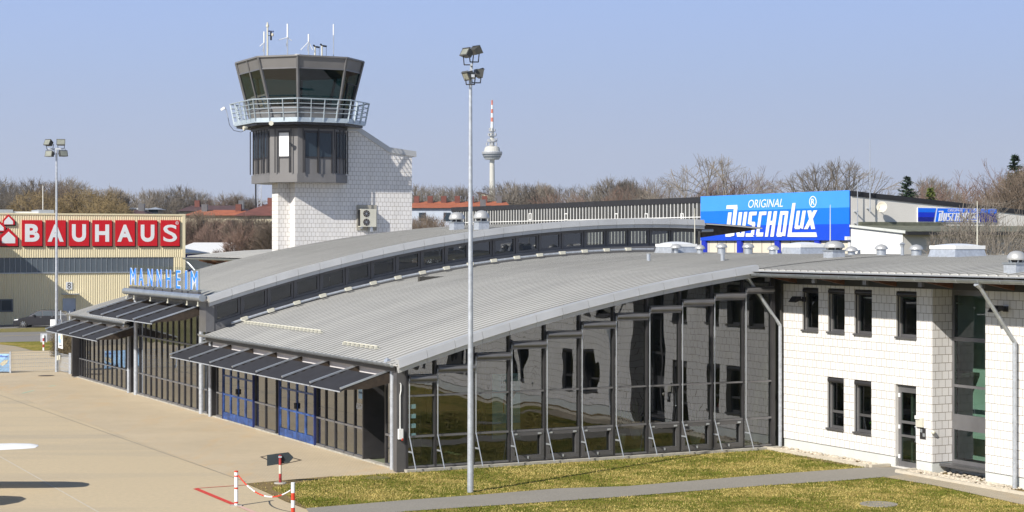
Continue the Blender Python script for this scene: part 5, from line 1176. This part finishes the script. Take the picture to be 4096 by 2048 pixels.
# ================================================================== GRASS TUFTS
def inside(x,y,P_):
    c=False; j=len(P_)-1
    for i in range(len(P_)):
        xi,yi=P_[i][0],P_[i][1]; xj,yj=P_[j][0],P_[j][1]
        if (yi>y)!=(yj>y) and x<(xj-xi)*(y-yi)/(yj-yi)+xi: c=not c
        j=i
    return c
pathP=[gW(*q_)[:2] for q_ in pa]; walkP=[gW(*q_)[:2] for q_ in ((3623,1899),(3800,1927),(4096,1977),(4300,2010),(4300,2060),(4096,2023),(3740,1945),(3538,1912))]
earthP=[gW(*p)[:2] for p in ((985,1936),(1100,1926),(1277,1911),(1340,1906),(1290,1917),(1180,1935),(1090,1950),(1090,1962),(1150,1985),(1228,2034),(1215,2034),(1141,2006),(1060,1968))]
import mathutils
kg,kd=MB(),MB(); rr=random.Random(21)
for i in range(150000):
    x,y=rr.uniform(-8,17),rr.uniform(43.5,61)
    if abs(x)>y*.292 or not inside(x,y,lawn): continue
    if inside(x,y,pathP) or inside(x,y,walkP): 
        continue
    f=mathutils.noise.noise(Vector((x*.45,y*.45,0)))+.6*mathutils.noise.noise(Vector((x*1.7,y*1.7,3)))+.25*rr.gauss(0,1)
    if inside(x,y,earthP) and rr.random()<.8: continue
    g_=kg if f<-.06 else kd; h_=rr.uniform(.02,.055)*(1.1 if g_ is kg else .9); a=rr.uniform(0,6.28); w_=rr.uniform(.008,.018); dx,dy=math.cos(a)*w_,math.sin(a)*w_; lx,ly=rr.gauss(0,.02),rr.gauss(0,.02)
    g_.add([(x-dx,y-dy,.01),(x+dx,y+dy,.01),(x+lx,y+ly,.01+h_)],[(0,1,2)])
plain('blade_green',(.115,.132,.02),.9,0,.35,3,.1); plain('blade_dry',(.41,.33,.115),.95,0,.3,3,.1)
o=one('grass',kg,'blade_green','short green grass blades covering the lawn','grass',(0,50,0),'W'); o['kind']='stuff'
o=one('dry_grass',kd,'blade_dry','dry straw coloured grass blades in patches over the lawn','grass',(2,50,0),'W'); o['kind']='stuff'
# ================================================================== CAR (estate, facing left)
cx,cy,_=wf(93,1311); CL=4.45
CAR=thing('parked_car','dark grey estate car parked in front of the tan warehouse','car',(cx+1.3,cy+.9,0),'W')
X=lambda x:cx-.82+x
prof=[(.02,.35),(0,.5),(.04,.62),(.18,.70),(.95,.84),(1.28,.92),(1.95,1.36),(2.3,1.43),(3.2,1.42),(3.85,1.36),(4.25,1.05),(4.40,.95),(4.43,.55),(4.38,.35)]
def arch(c,r=.34,n=8): return [(c-r*math.cos(math.pi*i/n),.24+r*math.sin(math.pi*i/n)+.06) for i in range(n,-1,-1)]
low=[(4.38,.22)]+[(3.58+.36*math.cos(math.pi*i/8),.24+.36*math.sin(math.pi*i/8)) for i in range(9)]+[(.82+.36*math.cos(math.pi*i/8),.24+.36*math.sin(math.pi*i/8)) for i in range(9)]+[(.05,.22)]
body=[(.02,.35),(0,.5),(.04,.62),(.18,.70),(.95,.86),(1.28,.93),(4.30,1.0),(4.40,.93),(4.43,.55)]+low
part('body',MB().prism([(X(a),cy,b) for a,b in body],(0,1.78,0)),'car_grey',CAR)
cabp=[(1.22,.92),(1.92,1.34),(2.3,1.42),(3.3,1.41),(3.9,1.33),(4.33,.99)]
k=MB(); lo=[(X(a),cy+.04+(b-.92)*.32,b) for a,b in cabp]; hi=[(X(a),cy+1.74-(b-.92)*.32,b) for a,b in cabp]; n=len(cabp)
k.add(lo+hi,[tuple(range(n)),tuple(range(2*n-1,n-1,-1))]+[(i,n+i,n+(i+1)%n,(i+1)%n) for i in range(n)]); part('cabin',k,'car_grey',CAR)
def swin(pts,nm='side_window'):
    part(nm,MB().prism([(X(a),cy+.03+(b-.92)*.32,b) for a,b in pts],(0,-.012,0)),'glass_far',CAR)
swin([(1.48,.98),(1.95,1.30),(2.28,1.35),(2.35,.98)]); swin([(2.43,.98),(2.38,1.36),(3.15,1.35),(3.25,.98)]); swin([(3.33,.98),(3.24,1.34),(3.8,1.28),(4.12,1.02)])
part('windscreen',MB().prism([(X(1.27),cy+.12,.965),(X(1.27),cy+1.66,.965),(X(1.90),cy+1.55,1.345),(X(1.90),cy+.23,1.345)],(-.02,0,.02)),'glass_far',CAR)
part('roof_rail',MB().beam((X(2.2),cy+.22,1.46),(X(3.7),cy+.22,1.42),.03,.03),'black',CAR)
for c in (.82,3.58):
    for y in (cy-.02,cy+1.6):
        w_=part('wheel',MB().tube((X(c),y,.32),(X(c),y+.2,.32),.33,24),'tyre',CAR); part('rim',MB().tube((X(c),y-.012,.32),(X(c),y-.002,.32),.23,20),'dark_alu',w_)
        k=MB()
        for q_ in range(7): t=q_*2*math.pi/7; k.beam((X(c),y-.025,.32),(X(c)+.22*math.cos(t),y-.02,.32+.22*math.sin(t)),.05,.012,(0,1,0))
        part('spokes',k,'rim',w_)
part('headlight',MB().prism([(X(.03),cy-.006,.60),(X(.10),cy-.006,.68),(X(.42),cy-.006,.73),(X(.36),cy-.006,.62)],(0,.2,0)),'sign_white',CAR); part('headlight',MB().prism([(X(.03)-.005,cy+1.4,.60),(X(.10)-.005,cy+1.4,.68),(X(.2),cy+1.4,.70),(X(.2),cy+1.4,.62)],(0,.384,0)),'sign_white',CAR)
part('bumper',MB().box(X(-.03),X(.3),cy-.01,cy+1.79,.22,.40),'black',CAR); part('mirror',MB().box(X(1.62),X(1.78),cy-.14,cy+.02,.96,1.07),'car_grey',CAR)
part('door_handle',MB().box(X(2.18),X(2.34),cy-.015,cy,.86,.89),'rim',CAR); part('door_handle',MB().box(X(3.1),X(3.26),cy-.015,cy,.88,.91),'rim',CAR)
part('door_gap',MB().box(X(2.38),X(2.395),cy-.006,cy,.32,.95).box(X(1.42),X(1.435),cy-.006,cy,.32,.93),'black',CAR)
# ================================================================== AIRCRAFT (only its wing tip enters the frame)
PL=thing('light_aircraft','white low-wing light aircraft whose wing tip reaches in at the left edge','aircraft',(-19.5,49.5,0),'W')
tipx=-13.33; zw=1.25
k=MB(); sec=[(-19.4,1.55,1.05,.16),(-16.5,1.5,1.13,.14),(tipx-.9,1.36,zw-.02,.10),(tipx-.35,1.15,zw+.0,.07),(tipx-.08,.75,zw+.01,.04),(tipx,.35,zw+.01,.02)]
V=[];Fs=[];AF=[(0,0),(.08,.5),(.35,.75),(.7,.4),(1,0),(.7,-.18),(.35,-.3),(.08,-.25)]
for x,c,z,th in sec:
    y0=50.9-(1.5-c)*.75
    V+=[(x,y0-c*a,z+th*b) for a,b in AF]
m_=len(AF)
for i in range(len(sec)-1): Fs+=[(i*m_+j,i*m_+(j+1)%m_,(i+1)*m_+(j+1)%m_,(i+1)*m_+j) for j in range(m_)]
Fs+=[tuple(range(m_)),tuple(range(len(sec)*m_-1,(len(sec)-1)*m_-1,-1))]; k.add(V,Fs); part('wing',k,'white_paint',PL,smooth=True)
k=MB(); V=[];Fs=[]
fs=[(53.8,.1,1.2),(53.4,.35,1.22),(52.2,.5,1.3),(50.7,.55,1.4),(49.2,.5,1.4),(47.2,.3,1.35),(45.8,.12,1.3)]
for y,r,z in fs: V+=[(-19.6+r*math.cos(2*math.pi*i/14),y,z+r*1.15*math.sin(2*math.pi*i/14)) for i in range(14)]
for i in range(len(fs)-1): Fs+=[(i*14+j,i*14+(j+1)%14,(i+1)*14+(j+1)%14,(i+1)*14+j) for j in range(14)]
k.add(V,Fs+[tuple(range(14)),tuple(range(len(fs)*14-1,len(fs)*14-15,-1))]); part('fuselage',k,'white_paint',PL,smooth=True)
k=MB().prism([(-19.6,47.9,1.15),(-15.1,47.9,1.15),(-14.6,47.75,1.15),(-14.32,47.3,1.15),(-14.35,46.6,1.15),(-14.6,46.15,1.15),(-19.6,46.1,1.15)],(0,0,.05)); part('tailplane',k,'white_paint',PL)  # unseen tailplane, drawn long so its shadow reaches the visible apron

# ================================================================== BARE TREES
def gen_tree(seed,h,spread,levels=5,up=.35,trunk=.22,droop=0,dense=1.15,rt=.026,bole=.22):
    rr=random.Random(seed); big=MB(); small=MB()
    def seg(mb,p,q,r0,r1,n):
        d=(q-p); 
        if d.length<1e-4: return
        d.normalize(); a=d.orthogonal().normalized(); b=d.cross(a); o=len(mb.v)
        for P_,r in ((p,r0),(q,r1)):
            for i in range(n): t=2*math.pi*i/n; mb.v.append(tuple(P_+a*(math.cos(t)*r)+b*(math.sin(t)*r)))
        mb.f+=[(o+i,o+(i+1)%n,o+n+(i+1)%n,o+n+i) for i in range(n)]
    ca,cz,cb_=h*.40*spread,h*.60,h*.41
    lump=[(rr.uniform(0,6.28),rr.uniform(-.6,.9),rr.uniform(.82,1.08)) for _ in range(9)]
    def out(q):
        e_=(q.x*q.x+q.y*q.y)/(ca*ca)+((q.z-cz)/cb_)**2; a=math.atan2(q.y,q.x); zz=(q.z-cz)/cb_; m=1.
        for la,lz,lr in lump:
            if math.cos(a-la)>.6 and abs(zz-lz)<.45: m=lr
        return e_>m*m
    def br(p,d,L,r,lv):
        if lv>1 and out(p): return
        ns=3 if lv<=2 else 2; q=p; dd=d.copy(); pts=[(p,dd.copy())]
        for i in range(ns):
            dd=(dd+Vector((rr.gauss(0,.16),rr.gauss(0,.16),rr.gauss(.05 if not droop else -droop*lv*.1,.12)))).normalized(); q2=q+dd*(L/ns)
            if lv>0 and out(q2): q2=q+dd*(L/ns)*.35
            r0=r*(1-.28*i/ns); r1=r*(1-.28*(i+1)/ns) if lv<levels else r*.5
            seg(big if lv<=1 else small,q,q2,max(r0,rt*.5),max(r1,rt*.35),6 if lv<=1 else (4 if lv==2 else 3)); q=q2; pts.append((q,dd.copy()))
        if lv>=levels: return
        nc=[5,5,5,4,4][lv] if lv<5 else 3
        nc=max(2,int(round(nc*dense+rr.uniform(-.5,.5))))
        for c in range(nc):
            f=rr.uniform(.35,1.) if c else 1.; idx=min(ns-1,int(f*ns)); t=f*ns-idx; P_=pts[idx][0].lerp(pts[idx+1][0],min(1,t)); D=pts[min(ns,idx+1)][1]
            a=rr.uniform(0,6.283); e=D.orthogonal().normalized(); e.rotate(Matrix.Rotation(a,3,D)); ang=rr.uniform(.35,.85)*(spread if lv<2 else 1.); 
            if c==0: ang*=.35
            nd=(D*math.cos(ang)+e*math.sin(ang)); nd.z+=up*.35; nd.normalize(); br(P_,nd,L*rr.uniform(.66,.90),r*rr.uniform(.45,.62),lv+1)
    br(Vector((0,0,0)),Vector((0,0,1)),h*bole*1.9,trunk,0)
    s=1.0
    for mb in (big,small): mb.v=[(x*s,y*s,z*s) for x,y,z in mb.v]
    return big,small
protos=[]
def proto(seed,h,spread,tw,bk='bark',**kw):
    b,s=gen_tree(seed,h,spread,**kw); T_=bpy.data.objects.new('bare_tree',None)
    def mo(nm,mb,mat):
        me=bpy.data.meshes.new(nm); me.from_pydata(mb.v,[],mb.f); me.update(); me.materials.append(MATS[mat]); o=bpy.data.objects.new(nm,me); o.parent=T_; return o
    protos.append((T_,mo('trunk',b,bk),mo('crown',s,tw),h)); 
proto(1,14,1.0,'twig_grey'); proto(2,14,.9,'twig_brown',up=.4); proto(3,14,1.2,'twig_grey','bark',up=.2); proto(4,14,.8,'twig_gold','bark_pale',droop=.6)
proto(5,14,1.0,'twig_red',up=.4,dense=1.1); proto(6,14,1.35,'twig_grey',up=.15,dense=.95); proto(7,14,.7,'twig_grey','bark_pale',up=.8); proto(8,14,1.0,'twig_brown',bole=.12,dense=1.15)
used=set(); TN={'':0}
LK={0:'grey twigged bare',1:'brown bare',2:'broad grey bare',3:'golden twigged bare',4:'reddish bare',5:'wide brown bare',6:'upright pale grey bare',7:'bushy brown bare'}
def tree(px,ytop,Z,pr,where,wid=1.,rot=None,lab=None,grp='bare winter trees on the skyline',yoff=0,zb=0):
    T_,tr,cr,h0=protos[pr]; x=(px-CX)/F*Z; ht=H-(ytop-Y0)/F*Z-zb; s=ht/h0
    o=bpy.data.objects.new('bare_tree',None); COL.objects.link(o); o.location=(x,Z,zb); o.rotation_euler=(0,0,rnd.uniform(0,6.28) if rot is None else rot); o.scale=(s*wid,s*wid,s)
    for c in (tr,cr): d=c.copy(); COL.objects.link(d); d.parent=o
    for c in (o.children): pass
    return tag(o,lab or (LK[pr]+' tree '+where),'tree',grp)
L_=[(5,725,215,0,'at the far left edge above the warehouse roof'),(60,775,225,7,'low and bushy between the left edge and the red house emblem'),(106,733,220,0,'above the first letter box on the warehouse'),(150,770,205,3,'just left of the left lamp mast'),
(178,729,222,2,'directly left of the left lamp mast head height'),(212,742,216,1,'directly behind the left lamp mast'),(272,727,220,0,'tall, right of the left lamp mast'),(312,790,200,7,'low behind the middle of the warehouse roof'),(345,760,212,3,'weeping, above the fourth letter box'),
(385,762,215,3,'weeping, above the gap between fifth and fourth letter boxes'),(447,762,235,6,'fan shaped, above the fifth letter box'),(420,800,205,3,'low, left of the white flat roof'),(535,782,250,0,'behind the white flat roofed house'),(575,775,255,5,'behind the right end of the white flat roof'),(615,772,260,0,'above the green pavilion'),
(650,766,250,7,'right of the green pavilion'),(703,758,262,0,'tallest above the right end of the warehouse'),(668,800,225,7,'low and dark beside the green pavilion'),(745,775,265,2,'above the dark roofed house'),(800,773,270,0,'left of the brown hipped roof'),(850,782,262,4,'above the orange roof near the tower'),
(900,783,266,5,'two trees left of the lattice mast'),(950,790,260,1,'one tree left of the lattice mast'),(1000,795,270,0,'just left of the lattice mast'),(1062,798,272,2,'just right of the lattice mast against the tower'),
(1680,752,270,0,'first right of the control tower'),(1735,750,268,2,'second right of the control tower'),(1800,757,272,0,'left of the tall lamp mast behind the orange roofs'),(1862,765,268,5,'just left of the tall lamp mast pole'),(1930,790,262,7,'low behind the chapel roof'),
(2005,742,270,0,'at the foot of the far television tower'),(2058,745,268,2,'first right of the television tower foot'),(2105,752,266,0,'second right of the television tower foot'),(2160,745,270,6,'third right of the television tower foot'),(2215,760,262,4,'reddish clump fourth right of the television tower'),
(2280,757,268,5,'above the left third of the glass strip hall'),(2334,755,266,0,'above the left middle of the glass strip hall'),(2405,750,264,2,'above the middle of the glass strip hall'),(2485,726,262,0,'tall above the right middle of the glass strip hall'),
(2525,730,258,6,'beside the rusty larch'),(2566,726,240,4,'rusty tall crown like a larch'),(2640,722,235,2,'two trees left of the blue banner'),(2700,700,225,7,'dense, next left of the blue banner'),
(2827,650,190,5,'tallest and widest, over the left end of the blue banner'),(2900,735,225,7,'bushy behind the wide tree over the banner'),(2955,705,222,4,'over the banner word ORIGINAL left half'),(3015,684,220,4,'pinkish full crown over the banner'),
(3225,684,185,5,'wide airy crown over the right half of the blue banner'),(3300,745,190,2,'low between the two airy crowns over the banner'),(3410,660,182,5,'airy crown behind the radio masts'),(3714,724,200,0,'small, behind the yellow-green conifer'),
(3770,740,205,4,'reddish low tree right of the yellow-green conifer'),(3815,703,190,4,'reddish over the small blue sign left end'),(3932,643,170,7,'tall round crown over the small blue sign right end'),(3990,660,165,4,'tall reddish crown left of the dark spruce'),(4050,690,150,7,'dense brown at the right edge below the spruce'),(4100,680,148,1,'cut by the right edge of the photo')]
for a in L_: tree(*a)
# nearer thicket between warehouse and tower
Tk=[(775,862,186,7),(812,850,190,1),(850,870,188,4),(880,858,186,7),(912,878,190,1),(945,862,185,4),(975,882,187,7),(1010,868,170,1),(1045,878,166,4),(1080,870,168,7),(1110,880,165,1),(755,895,190,1),(1660,860,170,4),(1700,868,165,1),(1745,862,185,4),(1790,870,168,7)]
tw=['first beside the warehouse corner','second from the warehouse corner','third from the warehouse corner','fourth from the warehouse corner','fifth from the warehouse corner','left of the middle of the thicket','in the middle of the thicket','right of the middle of the thicket','third before the tower','second before the tower','right against the tower','lowest at the warehouse corner','first right of the tower below the orange roof','second right of the tower below the orange roof','third right of the tower below the orange roof','fourth right of the tower, left of the roof fans']
for (x,y,Z,p),t_ in zip(Tk,tw): tree(x,y,Z,p,t_,1.1,grp='dark thicket trees between the buildings')
tree(4035,805,86,2,'',.95,lab='near bare tree spreading its twigs in front of the small blue sign',grp=None)
# low wood filling the skyline : one mass
k=MB(); rr=random.Random(3)
for i in range(26000):
    X_=rr.uniform(-110,130); Z=rr.uniform(276,300); h_=8.6+2.2*math.sin(X_*.11)+1.3*math.sin(X_*.31)+rr.uniform(-1.,1.6)
    z=h_*rr.random()**.5; p=Vector((X_,Z,z)); d=Vector((rr.gauss(0,.6),rr.gauss(0,.6),rr.gauss(.8,.5))).normalized()*rr.uniform(.8,2.); s=d  .cross(Vector((0,1,.1))).normalized()*.055; k.add([p-s,p+s,p+d],[(0,1,2)])
o=one('woodland',k,'twig_brown','far brown leafless woodland filling the skyline behind the houses','woodland',(0,285,0),'W'); o['kind']='stuff'
k=MB()
for i in range(16000):
    px=rr.choice([rr.uniform(735,1100),rr.uniform(1640,1830)]); Z=rr.uniform(184,196) if px<1100 else rr.uniform(150,175); X_=(px-CX)/F*Z; z=(5.6 if px<1100 else 4.)*rr.random(); p=Vector((X_,Z,z)); d=Vector((rr.gauss(0,.7),rr.gauss(0,.6),rr.gauss(.8,.5))).normalized()*rr.uniform(.5,1.2); s=d.cross(Vector((0,1,.1))).normalized()*.035; k.add([p-s,p+s,p+d],[(0,1,2)])
o=one('undergrowth',k,'twig_brown','brown leafless undergrowth below the thicket beside the tower','undergrowth',(-20,160,0),'W'); o['kind']='stuff'
# conifers
def conifer(px,ytop,Z,w,mat,lab):
    x=(px-CX)/F*Z; h=H-(ytop-Y0)/F*Z; P=thing('conifer',lab,'conifer',(x,Z,0),'W'); rr=random.Random(px); part('trunk',MB().tube((x,Z,0),(x,Z,h*.96),.2,6,.03),'bark',P)
    k=MB()
    nb=int(h*22)
    for i in range(nb):
        f=rr.random()**.8; z=h*(.1+.9*f); R_=w*(1-f)**.8*rr.uniform(.55,1.1)+.12; a=rr.uniform(0,6.28); dr=Vector((math.cos(a),math.sin(a),-.15+.35*f)); p0=Vector((x,Z,z))
        for j in range(9):
            t=(j+rr.random())/9; c=p0+dr*R_*t; 
            for q in range(2):
                dd=(dr+Vector((rr.gauss(0,.7),rr.gauss(0,.7),rr.gauss(-.15,.4)))).normalized()*rr.uniform(.18,.42)*(1.15-t*.5); s=dd.cross(Vector((rr.gauss(0,1),rr.gauss(0,1),1))).normalized()*.07; k.add([c-s,c+s,c+dd],[(0,1,2)])
    part('crown',k,mat,P)
conifer(3628,708,175,4.6,'needle','dark green spruce above the black roof edge left of the small blue sign')
conifer(3722,755,178,3.2,'needle_y','small yellow-green conifer beside the dark spruce')
conifer(4060,624,158,3.8,'needle','tall dark spruce at the upper right corner'); conifer(2300,850,400,.1,'needle','x') if False else None
# ================================================================== HOUSES
def hip(name,lab,x0,x1,yr,ye,Z,mat,wall,r0=.3,r1=.7,dep=9,chim=()):
    a,b=(x0-CX)/F*Z,(x1-CX)/F*Z; zr_=zB(yr,Z+dep/2); ze=zB(ye,Z); P=thing(name,lab,'house',((a+b)/2,Z,0),'W'); y0,y1=Z,Z+dep; m_=(y0+y1)/2; ra,rb=a+(b-a)*r0,a+(b-a)*r1
    k=MB().add([(a-.4,y0-.4,ze),(b+.4,y0-.4,ze),(b+.4,y1+.4,ze),(a-.4,y1+.4,ze),(ra,m_,zr_),(rb,m_,zr_)],[(0,1,5,4),(1,2,5),(2,3,4,5),(3,0,4),(3,2,1,0)]); rf=part('roof',k,mat,P)
    part('wall',MB().box(a,b,y0,y1,0,ze-.02),wall,P)
    for f in chim: c=a+(b-a)*f; part('chimney',MB().box(c-.35,c+.35,m_-1.2,m_-.4,zr_-1.2,zr_+.7),'tile_brown' if int(f*100)%2 else 'mid_alu',rf)
    n=max(1,int((b-a)/2.6))
    for i in range(n): c=a+(b-a)*(i+.5)/n; part('window',MB().box(c-.45,c+.45,y0-.05,y0-.01,ze-1.7,ze-.6),'glass_far',P)
    return P
hip('house','beige house with a brown hipped roof just left of the control tower',948,1150,816,863,205,'tile_brown','house_wall',.45,.8,12,(.55,))
hip('house','long house with an orange tiled roof between the warehouse and the tower',743,985,840,862,220,'tile_orange','house_wall',.15,.9,8,(.24,.81))
hip('house','house with a dark brown roof behind the orange roof left of the tower',717,975,822,845,245,'tile_dark','house_wall',.1,.8,9,(.21,.9))
hip('house','low brown roofed house partly hidden by the warehouse roof edge',491,572,838,857,215,'tile_dark','house_wall',.4,.7,7,(.7,))
hip('house','dark roofed house at the far right end of the row beside the tower',985,1060,815,838,262,'tile_dark','house_wall',.3,.7,8,(.2,))
P=thing('flat_roof_house','white flat roofed building with dark windows above the warehouse','building',(-55,235,0),'W'); Z=235; a,b=(405-CX)/F*Z,(578-CX)/F*Z
part('roof',MB().prism([(a,Z,zB(836,Z)),(b,Z,zB(838,Z)),(b-.3,Z,zB(832,Z)),(a+1.2,Z,zB(829,Z))],(0,8,0)),'white_paint',P); part('wall',MB().box(a+1,b-.5,Z+.5,Z+8,0,zB(838,Z)),'galv',P)
part('window',MB().box((460-CX)/F*Z,(488-CX)/F*Z,Z+.4,Z+.49,zB(853,Z),zB(844,Z)),'glass_far',P); part('window',MB().box((500-CX)/F*Z,(515-CX)/F*Z,Z+.4,Z+.49,zB(853,Z),zB(844,Z)),'glass_far',P)
hip('pavilion','small pale pavilion with a pyramid glass roof above the warehouse',594,632,829,838,228,'galv','glass_far',.5,.5,3)
P=hip('row_house','long row of houses with an orange tiled roof right of the control tower',1640,2035,806,832,230,'tile_orange','house_blue',.03,.97,10,(.05,.19,.33,.47,.61,.75,.90))
P=hip('row_house','second orange tiled roof lower behind the tall lamp mast',1900,2000,822,842,215,'tile_orange','house_blue',.1,.9,8,(.3,))
P=thing('chapel','small beige chapel with a dark slanted roof, right of the tall lamp mast','chapel',((1935-CX)/F*300,300,0),'W'); Z=300; q=lambda x,y:((x-CX)/F*Z,Z,zB(y,Z))
part('wall',MB().prism([q(1926,900),q(1969,900),q(1969,786),q(1926,776)],(0,8,0)),'house_wall',P); part('roof',MB().prism([q(1904,769),q(1921,768),q(1975,784),q(1975,788),q(1920,773),q(1906,772)],(0,9,0)),'tile_dark',P)
part('pier',MB().prism([q(1914,900),q(1922,900),q(1922,773),q(1914,772)],(0,1,0)),'tile_brown',P); c=q(1936,770); part('cross',MB().box(c[0]-.05,c[0]+.05,Z+1,Z+1.1,c[2]-.2,c[2]+1.1).box(c[0]-.35,c[0]+.35,Z+.95,Z+.99,c[2]+.55,c[2]+.65),'black',P)
P=thing('lattice_mast','slim lattice radio mast with a thick pole seen left of the tower shaft','mast',((1038-CX)/F*210,210,0),'W'); Z=210; x=(1038-CX)/F*Z; h_=zB(728,Z); k=MB()
for i in range(4):
    c=[(x-.22,Z-.22),(x+.22,Z-.22),(x+.22,Z+.22),(x-.22,Z+.22)][i]; k.tube((c[0],c[1],0),(c[0],c[1],h_),.03,4)
z=6.; j=0
while z<h_-.5: k.tube((x-.22,Z-.22,z),(x+.22,Z-.22,z+.45),.02,4); k.tube((x+.22,Z-.22,z),(x-.22,Z-.22,z+.45),.02,4); z+=.45
part('lattice',k,'galv',P); x2=(1023-CX)/F*Z; part('pole',MB().tube((x2,Z,0),(x2,Z,zB(735,Z)),.09,8),'black',P)
x=(171.5-CX)/F*160; one('flag_pole',MB().tube((x,160,0),(x,160,zB(742,160)),.05,6,.03),'white_paint','thin white pole left of the left lamp mast above the warehouse','pole',(x,160,0),'W')
# television tower
Z=2500.; xt=(1968.5-CX)/F*Z; yz=lambda y:H+(970-(150+y*.5043))/F*Z; rz=lambda w:w*.5043/F*Z/2
P=thing('television_tower','far slender concrete television tower with a wide pod and red and white tip','tower',(xt,Z,0),'W')
A=lambda nm,pr,mt:part(nm,MB().lathe((xt,Z,0),[(rz(w),yz(y)) for y,w in pr],24),mt,P)
A('shaft',[(1500,50),(1300,46),(968,38)],'tower_conc'); A('pod_base',[(968,112),(955,126),(945,138),(925,158),(913,164),(905,156)],'tower_steel')
A('window_band',[(952,134),(945,141)],'glass_far'); A('window_band',[(934,152),(927,158.5)],'glass_far'); A('pod_roof',[(905,130),(885,122),(868,108),(860,60)],'tower_conc'); A('neck',[(860,36),(790,34),(740,26),(715,25)],'tower_conc')
for y,w in ((826,80),(781,66),(743,56)): A('platform',[(y+2,w),(y-2,w)],'tower_steel')
k=MB(); rr=random.Random(2)
for y,w in ((826,70),(781,58),(860,86),(743,40)):
    for i in range(7): a=rr.uniform(0,6.28); r=rz(w); k.lathe((xt+r*math.cos(a),Z+r*math.sin(a),0),[(1.2,yz(y-2)),(1.2,yz(y-14-rr.uniform(0,12)))],5)
part('aerial',k,'tower_steel',P)
ys=[715,668,635,600,568,535,498]; 
for i in range(6): 
    w0=25-(715-ys[i])*.055; w1=25-(715-ys[i+1])*.055; A('spire_band',[(ys[i],w0),(ys[i+1],w1)],'sign_white' if i%2==0 else 'mast_red')
A('spire_tip',[(498,3),(488,1.5)],'tower_steel')
# ================================================================== HAZE
hz=MB().box(-1300,1300,-60,3000,-1.2,260); m=bpy.data.materials.new('haze'); m.use_nodes=True; t=m.node_tree; t.nodes.remove(t.nodes['Principled BSDF']); pv=t.nodes.new('ShaderNodeVolumePrincipled')
pv.inputs['Color'].default_value=(.78,.86,1,1); pv.inputs['Density'].default_value=.00011; pv.inputs['Anisotropy'].default_value=.2; t.links.new(pv.outputs[0],t.nodes['Material Output'].inputs['Volume']); MATS['haze']=m
USE_HAZE=True
if USE_HAZE: o=one('haze',hz,'haze','thin pale haze over the whole scene','haze',(0,0,0),'W'); o['kind']='stuff'
scene.cycles.volume_bounces=0; scene.cycles.transparent_max_bounces=16; scene.cycles.max_bounces=8
